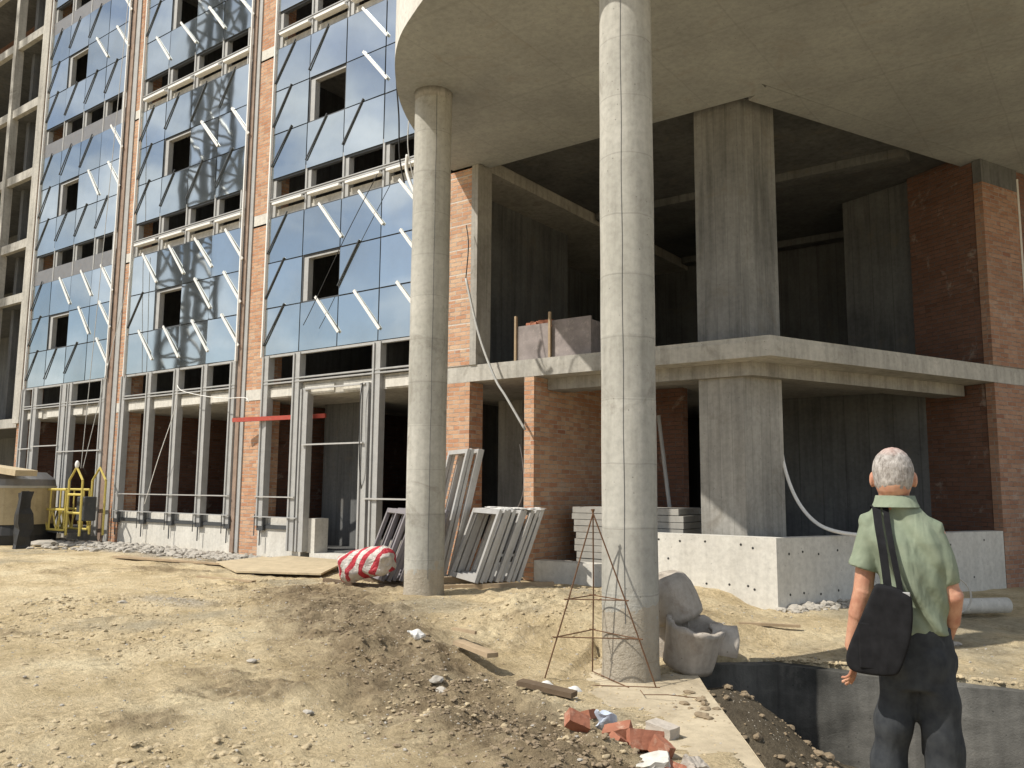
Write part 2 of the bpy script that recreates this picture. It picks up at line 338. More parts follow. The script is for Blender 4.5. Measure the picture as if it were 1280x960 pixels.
def inside(x, y, P):
    r = np.zeros(x.shape, bool); n = len(P)
    for i in range(n):
        x1, y1 = P[i]; x2, y2 = P[(i+1) % n]
        if y1 == y2: continue
        c = ((y1 > y) != (y2 > y)) & (x < (x2-x1)*(y-y1)/(y2-y1)+x1); r ^= c
    return r
SLAB = [(-3.70,8.13),(-2.07,5.62),(-1.50,4.72),(-2.1,4.5),(-3.0,5.35),(-4.35,6.55),(-4.75,8.0)]
def masks(x, y):
    dr = segdist(x, y, ridge)+.25*fbm(x, y, 1.4, 3, 5)
    mud = np.clip(1.5-dr/.80, 0, 1)
    d2 = np.hypot((x+9.4)/1.6, (y-8.1)/.9)+.3*fbm(x, y, 2, 3, 9); mud = np.maximum(mud, np.clip(1.3-d2, 0, 1)*.9)
    m3 = np.clip(fbm(x, y, .55, 5, 31, .6)*3.4-.35, 0, 1)*.9
    mud = np.maximum(mud, np.clip(fbm(x, y, .9, 5, 33, .62)*4-1.1, 0, 1)*.75)
    grav = np.clip(1.2-(np.abs(y-10.75)+.5*fbm(x, y, 1.2, 3, 77))/.75, 0, 1)*np.clip((-13.4-x)/.8, 0, 1)
    grav = np.maximum(grav, np.clip(1.2-(np.hypot((x+10.6)/1.0, (y-6.7)/.35)+.4*fbm(x, y, 2, 3, 3)), 0, 1)*.8)
    return mud, m3, grav
def hgt(x, y, fine=True):
    x = np.asarray(x, float); y = np.asarray(y, float); ww = 0; s = 0
    for a, b, c in CTRL:
        q = 1/(((x-a)**2+(y-b)**2)+.12)**1.6; ww = ww+q; s = s+q*c
    z = s/ww
    far = np.clip((np.hypot(x+4, y-5)-35)/60, 0, 1); z = z*(1-far)
    mud, m3, grav = masks(x, y)
    dr = segdist(x, y, ridge); z = z+.085*np.exp(-(dr/.50)**2)*(.75+.5*fbm(x, y, .9, 3, 2))
    z = z+.16*np.exp(-((x+5.6)/1.0)**2-((y-8.4)/.8)**2)*(.8+.4*fbm(x, y, 1.5, 3, 8))
    z = z+.030*fbm(x, y, .8, 3, 12)
    if fine:
        patch = np.clip(.60+2.2*fbm(x, y, .7, 4, 141), .12, 1.6); z = z+patch*.020*np.clip(fbm(x, y, 11, 4, 301, .7), -.1, 1)
        z = z+.030*fbm(x, y, 3.0, 6, 21, .62)*patch-.05*patch*np.clip(fbm(x, y, 2.3, 5, 121, .62)-.16, 0, 1)
        z = z-.045*np.clip(np.abs(fbm(x*.75+y*.5, y*.9-x*.5, 1.3, 4, 131, .6))*-6+.35, 0, 1)*patch*.5
        for P_, ph in (([(-13.5, 8.9), (-9.5, 6.9), (-5.5, 4.3), (-2.2, 1.6)], 0), ([(-12.6, 10.0), (-8.6, 8.0), (-4.9, 5.5)], 1), ([(-12.5, 4.6), (-8.0, 4.5), (-4.0, 2.8)], 2)):
            dd = segdist(x, y, np.array(P_))+.10*fbm(x, y, .8, 2, 160+ph)
            z = z-.022*np.exp(-(dd/.15)**4)*(.5+.9*fbm(x, y, 1.4, 4, 170+ph))+.020*np.exp(-((dd-.24)/.06)**2)*(.5+1.5*fbm(x, y, 4, 4, 180+ph, .65))+.007*np.exp(-(dd/.15)**4)*np.sin(40*(x+.2*y))
        big = fbm(x, y, 2.4, 6, 44, .66); z = z+mud*(.17*big+.05*np.abs(fbm(x, y, 5.5, 5, 71, .68)))
        lump = np.clip(fbm(x, y, 4.2, 3, 61)-.12, 0, 1); z = z+(.11*lump+.05*np.abs(fbm(x, y, 4.5, 5, 201, .65)))*np.clip(1.25-np.hypot((x+5.9)/2.2, (y-8.9)/2.3), 0, 1)
        z = z+grav*.035*np.abs(fbm(x, y, 9, 3, 90))
    ins = inside(x, y, SLAB)
    sd = segdist(x, y, np.array(SLAB[2:]+[SLAB[0]]))
    z = np.where(ins, np.minimum(z, -.160-np.clip(sd*.09, 0, .035)+.045*fbm(x, y, 1.8, 5, 4, .6)), z)
    cd = np.hypot(x+4.0, y-7.4); z = np.where(cd < .5, np.minimum(z, -.17), z)
    pin = inside(x, y, PIT)
    rub = -1.25+.95*np.exp(-(np.hypot((x+3.3)/.9, (y-7.9)/1.1))**2)+.05*fbm(x, y, 3, 4, 66)
    z = np.where(pin, rub, z)
    return z
def h1(x, y): return float(hgt(np.array([x]), np.array([y]))[0])

def axis(parts):
    a = []
    for lo, hi, st in parts: a.append(np.arange(lo, hi-1e-6, st))
    a.append([parts[-1][1]]); return np.concatenate(a)
xs = axis([(-600,-120,60),(-120,-34,8),(-34,-24,.5),(-24,-12,.11),(-12,1.2,.031),(1.2,6,.2),(6,30,3),(30,120,15),(120,600,80)])
ys = axis([(-600,-120,80),(-120,-10,15),(-10,1,1),(1,1.8,.2),(1.8,12.2,.031),(12.2,18,.2),(18,30,1.5),(30,120,15),(120,600,80)])
X, Y = np.meshgrid(xs, ys); Z = hgt(X, Y)
mud, m3, grav = masks(X, Y)
nx, ny = len(xs), len(ys)
me = bpy.data.meshes.new('ground'); me.vertices.add(nx*ny); me.vertices.foreach_set('co', np.stack([X, Y, Z], -1).ravel())
I = (np.arange(ny-1)[:, None]*nx+np.arange(nx-1)[None, :]).ravel()
Q = np.stack([I, I+1, I+1+nx, I+nx], -1).astype(np.int32)
me.loops.add(len(Q)*4); me.polygons.add(len(Q)); me.loops.foreach_set('vertex_index', Q.ravel())
me.polygons.foreach_set('loop_start', np.arange(len(Q), dtype=np.int32)*4); me.polygons.foreach_set('loop_total', np.full(len(Q), 4, np.int32))
me.polygons.foreach_set('use_smooth', [True]*len(Q)); me.update(calc_edges=True)
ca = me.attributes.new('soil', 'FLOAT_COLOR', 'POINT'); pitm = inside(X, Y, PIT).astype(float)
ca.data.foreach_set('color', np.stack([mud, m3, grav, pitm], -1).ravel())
ground = bpy.data.objects.new('ground', me); col.objects.link(ground); ground['kind'] = 'structure'
M_SAND = mat('sandy_building_site_soil', (.5, .4, .25), .95, 0, .15); g = G(M_SAND)
at = g.n('ShaderNodeAttribute'); at.attribute_name = 'soil'; ch = g.n('ShaderNodeSeparateColor'); g.l(at.outputs['Color'], ch.inputs[0])
base = g.ramp(g.noise(1.1, 6, .62), [(.3, (.50, .40, .235)), (.5, (.66, .545, .35)), (.7, (.76, .66, .45))])
grey = g.ramp(g.noise(2.5, 5, .6), [(.35, (.36, .31, .215)), (.7, (.52, .46, .335))])
c = g.mix(ch.outputs[1], base, grey)
mudc = g.ramp(g.noise(5, 6, .65), [(.30, (.12, .088, .055)), (.48, (.215, .165, .105)), (.72, (.38, .305, .20))])
mf = g.math('MULTIPLY', ch.outputs[0], g.ramp(g.noise(4, 5, .7), [(.3, (1, 1, 1)), (.8, (.6, .6, .6))])); c = g.mix(mf, c, mudc)
gr = g.ramp(g.noise(30, 4, .7), [(.3, (.16, .15, .135)), (.5, (.33, .31, .28)), (.68, (.55, .53, .49))]); c = g.mix(g.math('MULTIPLY', ch.outputs[2], .9), c, gr)
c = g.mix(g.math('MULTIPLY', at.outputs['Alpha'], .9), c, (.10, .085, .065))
dist_ = g.ramp(g.noise(1.4, 5, .65), [(.42, (.25, .25, .25)), (.6, (1, 1, 1))])
c = g.mix(g.math('MULTIPLY', dist_, .75), c, g.ramp(g.noise(9, 7, .78, dist=.3), [(.36, (.42, .38, .33)), (.5, (.95, .94, .92)), (.66, (1.28, 1.26, 1.22))]), 'MULTIPLY')
c = g.mix(.5, c, g.ramp(g.noise(24, 6, .75), [(.3, (.55, .53, .5)), (.62, (1.12, 1.1, 1.08))]), 'MULTIPLY')
c = g.mix(g.ramp(g.noise(7, 6, .75, dist=.5), [(.60, (0, 0, 0)), (.72, (.6, .6, .6))]), c, (.17, .13, .08))
vo = g.n('ShaderNodeTexVoronoi'); vo.inputs['Scale'].default_value = 26; g.l(g.pos(), vo.inputs['Vector'])
c = g.mix(g.math('MULTIPLY', g.math('LESS_THAN', vo.outputs['Distance'], .16), g.math('GREATER_THAN', g.noise(3, 3), .54)), c, (.62, .57, .48))
g.color(c); b1 = g.bump(g.noise(18, 7, .74), .9, .07); g.bump(g.noise(90, 3, .6), .4, .01, b1)
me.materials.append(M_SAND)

# ------------------------------------------------------------------ main building
DR = Vector((0.40166, 0.91579, 0)); COR = Vector((-3.97, 11.5, 0)); INW = Vector((-DR.y, DR.x, 0))
bld = thing('unfinished_building', 'unfinished brick office building with blue glass bays, open floors and a rounded concrete canopy', 'building', (-12, 11.5, 0))
def bpart(name, mb, mats, **k):
    o = obj(name, mb, mats, None, **k); o.parent = bld; o.matrix_parent_inverse = Matrix.Translation((12, -11.5, 0)); return o
def sub(name, mb, mats, par, **k):
    o = obj(name, mb, mats, None, **k); o.parent = par; return o
e15 = COR+DR*15
FOOT = [(-27, 11.5), (COR.x, COR.y), (e15.x, e15.y), (e15.x-3, 26.5), (-27, 26.5)]
mb = MB(); mb.prism(FOOT, 3.47, 3.70); mb.prism([(-26.98, 11.515), (COR.x-.012, 11.515), (e15.x-.016, e15.y), (e15.x-3, 26.48), (-26.98, 26.48)], 3.703, 3.765)
s1 = bpart('floor_slab', mb, M_CON)
for k, z in enumerate((7.43, 11.43, 15.43, 19.43)):
    mb = MB(); mb.prism([(-27, 11.50), (-9.26, 11.50), (-9.26, 26.5), (-27, 26.5)], z, z+.29); bpart('floor_slab', mb, M_CON)
# interior ground floor slab
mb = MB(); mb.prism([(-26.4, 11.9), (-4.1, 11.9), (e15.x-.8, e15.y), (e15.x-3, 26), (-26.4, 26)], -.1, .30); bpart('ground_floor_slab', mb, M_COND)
# canopy over the entrance
edge = [(-9.86,11.50),(-9.73,10.94),(-9.46,10.26),(-9.09,9.50),(-8.70,8.87),(-8.27,8.33),(-7.80,7.83),(-7.36,7.47),(-6.89,7.20),(-6.35,6.94),(-5.7,6.72),(-4.9,6.56),(-4.0,6.50),
        (-3.0,6.66),(-2.0,7.05),(-1.0,7.70),(-.2,8.6),(.4,9.7),(.8,11),(1.1,12.6),(1.4,14.6),(1.9,16.9),(2.5,19.5)]
def smooth_poly(P, n=3):
    o = []
    for i in range(len(P)-1):
        p0 = Vector(P[max(i-1, 0)]); p1 = Vector(P[i]); p2 = Vector(P[i+1]); p3 = Vector(P[min(i+2, len(P)-1)])
        for j in range(n):
            t_ = j/n; o.append(tuple(.5*((2*p1)+(p2-p0)*t_+(2*p0-5*p1+4*p2-p3)*t_*t_+(3*p1-p0-3*p2+p3)*t_**3)))
    o.append(P[-1]); return o
ce = smooth_poly(edge)
inner = [(2.2, 25.5), (COR.x+.0, 11.5)]
poly = ce+[(COR.x+DR.x*9, COR.y+DR.y*9), (COR.x, COR.y)]
mb = MB(); mb.prism(poly, 7.47, 9.2); mb.m = [0, 0]+[1]*(len(mb.m)-2); bpart('canopy', mb, [M_SOF, M_WALLC])  # fascia sides take a paler concrete: their sunlight is put into the colour
# skirt of rough render along the canopy rim
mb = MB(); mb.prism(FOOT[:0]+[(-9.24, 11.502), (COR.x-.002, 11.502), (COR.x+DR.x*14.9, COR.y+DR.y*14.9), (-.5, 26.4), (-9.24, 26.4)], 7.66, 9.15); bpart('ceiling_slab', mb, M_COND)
for i, s_ in enumerate((2.6, 7.0)):      # downstand beams under the interior ceiling
    mb = MB(); mb.box(-9.2, -3.9+s_*.4, 13.0+s_, 13.35+s_, 7.50, 7.658); bpart('ceiling_beam', mb, M_COND)
mb = MB(); mb.box(-9.22, COR.x-.01, 11.503, 11.78, 7.472, 7.658); bpart('edge_beam', mb, M_SOF)
a = COR; b = COR+DR*14.8; q = INW*.28
mb = MB(); mb.prism([(a.x+.03, a.y+.1), (b.x, b.y), (b.x+q.x, b.y+q.y), (a.x+q.x-.1, a.y+q.y+.28)], 7.473, 7.657); bpart('edge_beam', mb, M_SOF)
# round columns
def round_column(x, y, r, z0, z1):
    mb = MB(); n = 56; zz = np.linspace(z0, z1, 60); V = []
    rings = []
    for z in zz:
        rr = r*(1+.012*math.sin(z*3.1)*math.sin(z*1.7)) + (.012 if (z-z0) < .5 else 0)
        rings.append((x, y, z, rr, rr))
    mb.loft(rings, n); return bpart('round_column', mb, M_COL, smooth=True)
c1 = round_column(-8.10, 8.97, .278, -.3, 7.475); c2 = round_column(-4.0, 7.40, .272, -.6, 7.475)
for cc_, x, y, r_s, ang in ((c1, -8.10, 8.97, .278, -38), (c2, -4.0, 7.40, .272, -72), (c2, -4.0, 7.40, .272, 100), (c1, -8.1, 8.97, .278, 140)):
    a_ = R_(ang); mb = MB(); p_ = [(x+(r_s*(1+.012*math.sin(z_*3.1)*math.sin(z_*1.7))+.0015)*math.cos(a_+.01*math.sin(z_*5)), y+(r_s*(1+.012*math.sin(z_*3.1)*math.sin(z_*1.7))+.0015)*math.sin(a_+.01*math.sin(z_*5)), z_) for z_ in np.linspace(.35, 7.4, 40)]
    mb.tube(p_, .0035, 5); sub('formwork_seam', mb, M_COND, cc_)
for x, y, r, z in ((-8.10, 8.97, .276, 7.33),):
    mb = MB(); mb.loft([(x, y, z, r+.004, r+.004), (x, y, 7.472, r+.012, r+.012)], 40); sub('collar', mb, M_CONB, c1, smooth=True)
    mb.v = mb.v
# brick piers -------------------------------------------------
def pier(x0, x1, y0, y1, z0, z1, m=M_BR): 
    mb = MB(); mb.box(x0, x1, y0, y1, z0, z1); return bpart('brick_pier', mb, m)
pier(-26.62, -26.36, 11.52, 11.95, 3.4, 20); pier(-26.95, -26.36, 11.53, 11.95, -.2, 3.398)
mb = MB(); mb.box(-27.05, -26.623, 11.42, 11.9, 3.40, 20); bpart('concrete_pier', mb, M_CON)
for x0, xm, x1 in ((-21.70, -21.28, -20.85), (-16.08, -15.83, -15.19)):
    pier(xm, x1, 11.5, 11.95, -.2, 20)
    mb = MB(); mb.box(x0, x0+(xm-x0)*.5, 11.44, 11.95, .15, 20); p = bpart('pier_cladding', mb, M_RUST)
    mb = MB(); mb.box(x0+(xm-x0)*.5, xm-.002, 11.47, 11.9, .15, 20); sub('flashing', mb, M_STEEL, p)
    for z in (3.47, 7.47, 11.47, 15.47):
        mb = MB(); mb.box(xm+.03, x1-.01, 11.488, 11.6, z, z+.24); sub('slab_end', mb, M_WALLC, p)
pier(-10.45, -9.39, 11.50, 11.88, -.2, 3.468, M_BR)
pier(-10.45, -9.395, 11.50, 11.88, 3.767, 9.2, M_BRB)
mb = MB(); mb.box(-9.393, -9.25, 11.485, 11.9, 3.767, 7.468); bpart('concrete_jamb', mb, M_CONB)
# upper wall over the canopy
mb = MB(); mb.box(-10.45, COR.x, 11.505, 11.9, 9.2, 20); bpart('upper_wall', mb, M_BR)
mb = MB(); mb.prism([(COR.x, 11.505), (e15.x, e15.y), (e15.x-.4, e15.y+.15), (COR.x-.3, 11.88)], 9.2, 20); bpart('upper_wall', mb, M_BR)
mb = MB(); mb.prism(FOOT, 20.0, 20.3); bpart('roof', mb, M_CON)
# party / inner walls
def inner_wall(x0, x1, y0, y1, z0, z1, m): mb = MB(); mb.box(x0, x1, y0, y1, z0, z1); return bpart('inner_wall', mb, m)
for x0, x1 in ((-26.9, -26.4), (-21.6, -21.1), (-15.95, -15.6)):
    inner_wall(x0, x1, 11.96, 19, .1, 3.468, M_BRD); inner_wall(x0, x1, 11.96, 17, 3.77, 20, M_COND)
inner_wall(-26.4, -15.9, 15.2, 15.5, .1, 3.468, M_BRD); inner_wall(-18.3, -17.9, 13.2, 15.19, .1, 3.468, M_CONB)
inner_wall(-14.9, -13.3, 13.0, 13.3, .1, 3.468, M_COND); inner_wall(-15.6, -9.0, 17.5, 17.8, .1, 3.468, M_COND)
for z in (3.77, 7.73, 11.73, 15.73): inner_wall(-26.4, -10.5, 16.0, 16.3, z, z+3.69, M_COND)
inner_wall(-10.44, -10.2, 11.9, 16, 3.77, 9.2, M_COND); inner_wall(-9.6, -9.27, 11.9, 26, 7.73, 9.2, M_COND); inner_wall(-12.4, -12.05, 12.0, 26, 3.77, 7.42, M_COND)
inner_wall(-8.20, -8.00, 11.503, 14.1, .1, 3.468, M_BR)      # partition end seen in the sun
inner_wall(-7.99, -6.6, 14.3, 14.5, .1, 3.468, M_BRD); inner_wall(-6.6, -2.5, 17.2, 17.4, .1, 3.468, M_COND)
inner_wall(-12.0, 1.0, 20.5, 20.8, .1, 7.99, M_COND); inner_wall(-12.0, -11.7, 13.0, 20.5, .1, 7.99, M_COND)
# concrete pillars inside the open storeys
def pillar(P, m=M_CONB):
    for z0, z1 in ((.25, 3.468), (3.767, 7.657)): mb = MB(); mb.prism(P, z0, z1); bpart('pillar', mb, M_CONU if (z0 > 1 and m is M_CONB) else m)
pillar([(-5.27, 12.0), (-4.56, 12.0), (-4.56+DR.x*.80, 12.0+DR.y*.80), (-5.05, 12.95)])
mb = MB(); a = COR+Vector((-.42, .40, 0)); b = a+DR*5.2
mb.prism([(-7.99, a.y), (a.x, a.y), (b.x, b.y), (b.x-.45, b.y+.15), (a.x-.35, a.y+.5), (-7.99, a.y+.5)], 3.27, 3.469); bpart('downstand_beam', mb, M_CONB)
pillar([(-11.02, 14.5), (-10.38, 14.5), (-10.3, 15.1), (-11.0, 15.1)])
J = COR+DR*5.39
def rp(s_, L): p = COR+DR*s_+INW*L; return (p.x, p.y)
pillar([rp(5.75, 1.62), rp(5.75, 3.2), rp(6.6, 3.2), rp(6.6, 1.62)], M_COND)
pillar([(-7.6, 17.6), (-6.9, 17.6), (-6.9, 18.4), (-7.6, 18.4)], M_COND)
# right hand brick pier on the angled side
M_BRR = brick('canopy_shaded_brown_brick', [(.30, .155, .10), (.34, .19, .125), (.40, .25, .175), (.26, .12, .08)], mortar=(.33, .30, .27))  # darker copy of the brick, with the canopy's shade put into its colour
for z0, z1, m in ((-.3, 3.468, M_BRR), (3.767, 7.05, M_BRR)):
    mb = MB(); mb.prism([rp(5.39, 0), rp(6.5, 0), rp(6.5, .45), rp(5.39, .16)], z0, z1); bpart('brick_pier', mb, m)
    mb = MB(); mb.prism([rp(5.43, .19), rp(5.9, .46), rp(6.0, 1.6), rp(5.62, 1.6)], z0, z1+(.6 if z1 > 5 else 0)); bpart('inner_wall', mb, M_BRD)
mb = MB(); mb.prism([rp(5.39, 0), rp(6.5, 0), rp(6.5, .45), rp(5.39, .16)], 7.052, 7.469); bpart('concrete_cap', mb, M_COND)
mb = MB(); mb.prism([rp(6.52, .03), rp(9, .03), rp(9, .4), rp(6.52, .4)], -.3, 7.469); p = bpart('brick_pier', mb, M_BRD)
mb = MB(); a_ = Vector((*rp(6.50, -.012), 0)); mb.bar((a_.x, a_.y, 3.9), (a_.x, a_.y, 7.3), .03, .03); sub('corner_bead', mb, M_WHITE, p)
# low pale parapet wall at the corner
holesF = [(-5.73,.86),(-5.58,.59),(-5.0,.86),(-4.99,.27),(-4.3,.80),(-4.29,.24),(-5.39,.85),(-4.65,.28),(-4.38,.28),(-4.47,.84),(-6.2,.6)]
holesR = [(.24,.73),(.51,.75),(.83,.71),(.24,.18),(.51,.19),(.85,.16),(1.23,.75),(1.22,.19),(4.48,.23),(4.81,.81),(2.0,.74),(2.0,.2),(3.0,.75),(3.1,.2),(3.9,.76)]
mb = MB(); mb.box(-6.62, COR.x, 11.5, 11.75, -.4, .95)
mb2 = [rp(.0, .0), rp(5.37, 0), rp(5.37, .25), rp(.3, .25)]
mb.prism([(COR.x+.0005, 11.5005), *mb2[1:3], (COR.x-.11, 11.752)], -.4, .948)
mb.cur = 1
def disc(mb, c, u, v, r, nrm):
    n = 10; V = [Vector(c)+nrm*.002+u*math.cos(2*math.pi*i/n)*r+v*math.sin(2*math.pi*i/n)*r*random.uniform(.85, 1.15) for i in range(n)]; mb.add(V, [tuple(range(n))])
for x, z in holesF: disc(mb, (x, 11.5, z), Vector((1, 0, 0)), Vector((0, 0, 1)), .017, Vector((0, -1, 0)))
for s_, z in holesR: p = COR+DR*s_; disc(mb, (p.x, p.y, z), DR, Vector((0, 0, 1)), .018, -INW)
for x in (-4.28,): pass
lw = bpart('parapet_wall', mb, [M_WALLC, M_BLACK])
# low plinths
mb = MB(); mb.box(-8.02, -6.64, 11.52, 11.8, -.2, .43); bpart('plinth_wall', mb, M_WALLC)
for x0, x1 in ((-20.4, -16.08), (-15.19, -13.78)):
    mb = MB(); mb.box(x0-.42 if x0 < -20 else x0, x1, 11.5, 11.85, -.2, .70); p = bpart('plinth_wall', mb, M_WALLC)
    mb = MB(); mb.box(x0-.42 if x0 < -20 else x0, x1, 11.46, 11.75, .702, .78); sub('sill_angle', mb, M_DSTEEL, p)
    mb = MB(); mb.box(x0-.42 if x0 < -20 else x0, x1, 11.56, 11.85, .782, .93); sub('sill_block', mb, M_WALLC, p)
    mb = MB(); mb.box(x0-.42 if x0 < -20 else x0, x1, 11.34, 11.37, .945, .965); sub('sill_rail', mb, M_STEEL, p)
mb = MB(); mb.box(-26.36, -21.72, 11.52, 11.85, -.2, .5); bpart('plinth_wall', mb, M_CONB)
mb = MB(); mb.box(-13.5, -11.8, 11.5, 12.2, -.1, .26); bpart('door_sill', mb, M_WALLC)
mb = MB(); mb.box(-13.68, -13.42, 11.55, 11.9, .26, .95); bpart('concrete_stub', mb, M_WALLC)
mb = MB(); mb.box(-11.7, -10.45, 11.5, 11.85, -.2, .6); bpart('plinth_wall', mb, M_CONB)

# curtain walls ----------------------------------------------
PAT = {'C': {0: ['DWWW', 'DoDW', 'DWWW'], 1: ['DDDW', 'DoWW', 'DDWW'], 2: ['WWWW', 'DoWW', 'DDWW'], 3: ['DDDD', 'DoDD', 'DDDD']},
       'B': {0: ['WWWW', 'DoWW', 'WWWW'], 1: ['DDDD', 'DoWW', 'DDDD'], 2: ['WWWW', 'DoWW', 'DDDW'], 3: ['DDDD', 'DoDD', 'DDDD']},
       'A': {0: ['DDDW', 'DoWW', 'DWWW'], 1: ['DDDD', 'DoWW', 'DDDW'], 2: ['DDDD', 'DoWW', 'DDDW'], 3: ['DDDD', 'DoDD', 'DDDD']}}   # rows bottom, middle, top
PITCH_ = {'A': (-26.34, 1.157), 'B': (-20.80, 1.175), 'C': (-15.15, 1.172)}
YG = 11.42
def curtain(nm, lab):
    x0, pw = PITCH_[nm]; x4 = x0+4*pw
    cw = bpy.data.objects.new('curtain_wall', None); col.objects.link(cw); cw.parent = bld; cw.matrix_parent_inverse = Matrix.Translation((12, -11.5, 0)); cw['label'] = lab
    for st in range(4):
        b0 = 4.41+4*st; zs = [b0, b0+1.05, b0+2.07, b0+3.10]
        for r in range(3):
            for c_ in range(4):
                k = PAT[nm][st][r][c_]; xa, xb, za, zb = x0+c_*pw, x0+(c_+1)*pw, zs[r], zs[r+1]
                if k == 'o':
                    mb = MB(); mb.box(xa+.03, xa+.17, YG+.03, YG+.16, za, zb); mb.box(xa+.17, xb-.02, YG+.03, YG+.16, zb-.07, zb); sub('open_frame', mb, M_STEEL, cw); continue
                cx, cz = (xa+xb)/2, (za+zb)/2; hw, hh = (xb-xa)/2-.014, (zb-za)/2-.014
                mb = MB(); ty = random.gauss(0, .25)+(1.1 if (nm == 'B' and st == 0) else 0); tx = random.gauss(0, .18)
                a1 = Vector((math.cos(R_(ty)), math.sin(R_(ty)), 0)); a2 = Vector((0, math.sin(R_(tx)), math.cos(R_(tx)))); nrm = a1.cross(a2)
                mb.obox((cx, YG, cz), a1*hw, nrm*.006, a2*hh); sub('glass_panel', mb, M_GLASS, cw)
                if st < 3 or nm == 'A':
                    j = random.uniform(-.06, .06); j2 = random.uniform(-.05, .05)
                    mb = MB()
                    if k == 'D': mb.bar((xa+.0+j2*.3, YG-.030, zb-.80+j), (xa+.62+j2, YG-.022, zb+.06+j*.4), .026, .020)
                    else: mb.bar((xa+.50+j2, YG-.022, zb+.06+j*.4), (xb+.07+j2*.3, YG-.035, zb-.78+j), .058, .022, (0, 1, 0))
                    mb.cur = 0; br = sub('brace', mb, M_DSTEEL if k == 'D' else M_ALU, cw)
                    if k == 'W': br.data.materials[0] = M_WHITE  # all the same bars: white stands for sunlit ones, dark for shaded ones
        # joint grid behind panels
        mb = MB()
        for c_ in range(5): mb.box(x0+c_*pw-.03, x0+c_*pw+.03, YG+.02, YG+.12, b0, zs[3])
        for r in range(4): mb.box(x0, x4, YG+.025, YG+.11, zs[r]-.03, zs[r]+.03)
        sub('joint_frame', mb, M_DSTEEL, cw)
        # spandrel band over the glass and the row of open strip windows above it
        z = zs[3]
        mb = MB()
        if nm == 'A': mb.box(x0, x4, YG+.01, YG+.07, z+.0, z+.42); sub('spandrel', mb, M_BAND, cw)
        else:
            mb.box(x0, x4, 11.48, 11.6, z, z+.12); sub('spandrel', mb, M_CON, cw)
            for c_ in range(4): 
                mb = MB(); mb.box(x0+c_*pw+.17, x0+(c_+1)*pw-.02, YG-.09, YG+.06, z+.27, z+.32); sub('ledge', mb, M_WHITE, cw)
            mb = MB(); mb.box(x0, x4, YG-.02, YG+.03, z+.37, z+.40); mb.box(x0, x4, YG-.02, YG+.03, z+.43, z+.45); sub('transom', mb, M_STEEL, cw)
        zb2 = z+.44; 
        for c_ in range(5):
            mb = MB(); xm = x0+c_*pw+(.02 if c_ < 4 else -.14); mb.box(xm, xm+.13, YG+.03, YG+.17, z-.02, z+1.02); mb.box(xm-.03, xm+.02, YG-.0, YG+.029, z+.0, z+1.0); sub('mullion', mb, M_STEEL, cw)
    # ground storey strip
    mb = MB(); mb.box(x0, x4, YG-.03, YG+.05, 3.77, 3.80); mb.box(x0, x4, YG-.03, YG+.05, 3.84, 3.87); mb.box(x0, x4, YG+.0, YG+.08, 4.36, 4.41); sub('transom', mb, M_STEEL, cw)
    # white edge beads
    for xe in (x0-.015, x4+.015): mb = MB(); mb.box(xe-.018, xe+.018, YG-.06, YG-.01, 4.38, 20); sub('edge_bead', mb, M_WHITE, cw)
    bot = {'A': [(0, .12), (.155, .2), (.29, .0), (.52, .22), (.60, .14), (.985, .13)], 'B': [(0, .14), (.255, .13), (.51, .13), (.755, .13), (.985, .12)], 'C': [(.03, .14), (.25, .14), (.31, .15), (.69, .15), (.755, .14), (.985, .12)]}[nm]
    for fx, wd in bot:
        if wd == 0: continue
        xm = x0+fx*4*pw; zlo = .76 if nm == 'B' or fx < .2 else .28
        ztop = 4.40 if not (nm == 'C' and fx in (.31, .69)) else 3.62
        mb = MB(); mb.box(xm-wd/2, xm+wd/2, YG-.02, YG+.14, zlo, ztop); mb.box(xm-wd/2-.045, xm-wd/2-.002, YG-.05, YG+.0, zlo+.0, ztop-.02); mu = sub('mullion', mb, M_STEEL, cw)
        if nm == 'B' or fx < .2:
            mb = MB(); mb.box(xm-.11, xm+.10, YG-.015, YG+.06, .66, .93); mb.bar((xm+.03, YG-.03, .35), (xm+.03, YG-.03, .66), .02, .02); mb.bar((xm-.14, YG-.05, .55), (xm-.14, YG-.05, 1.0), .015, .015); sub('bracket', mb, M_DSTEEL, mu) if False else sub('bracket', mb, M_DSTEEL, cw)
    # beam brackets at the slab
    for c_ in range(4):
        mb = MB(); xm = x0+c_*pw; mb.box(xm+.18, xm+pw-.10, 11.47, 11.52, 3.50, 3.69); sub('beam_casing', mb, M_WALLC, cw)
    mb = MB()
    if nm == 'B': mb.box(x0, x4, YG-.07, YG-.045, 1.365, 1.39)
    elif nm == 'C':
        mb.box(x0, x0+.27*4*pw, YG-.07, YG-.045, 1.36, 1.385); mb.box(x0+.31*4*pw, x0+.69*4*pw, YG-.07, YG-.04, 2.43, 2.46)
        mb.box(x0+.31*4*pw, x0+.69*4*pw, YG-.05, YG+.0, 3.58, 3.61); mb.box(x0+.7*4*pw, x4, YG-.07, YG-.045, 1.36, 1.39)
    else:
        mb.box(x0, x0+.155*4*pw, YG-.07, YG-.045, 2.60, 2.63); mb.box(x0+.17*4*pw, x0+.5*4*pw, YG-.07, YG-.045, 2.66, 2.69); mb.box(x0+.5*4*pw, x4, YG-.07, YG-.045, 2.48, 2.51)
    sub('rail', mb, M_ALU, cw)
    return cw
curtain('A', 'far glazed bay with violet grey spandrel bands'); curtain('B', 'middle glazed bay mirroring a tower crane'); curtain('C', 'near glazed bay beside the round canopy')

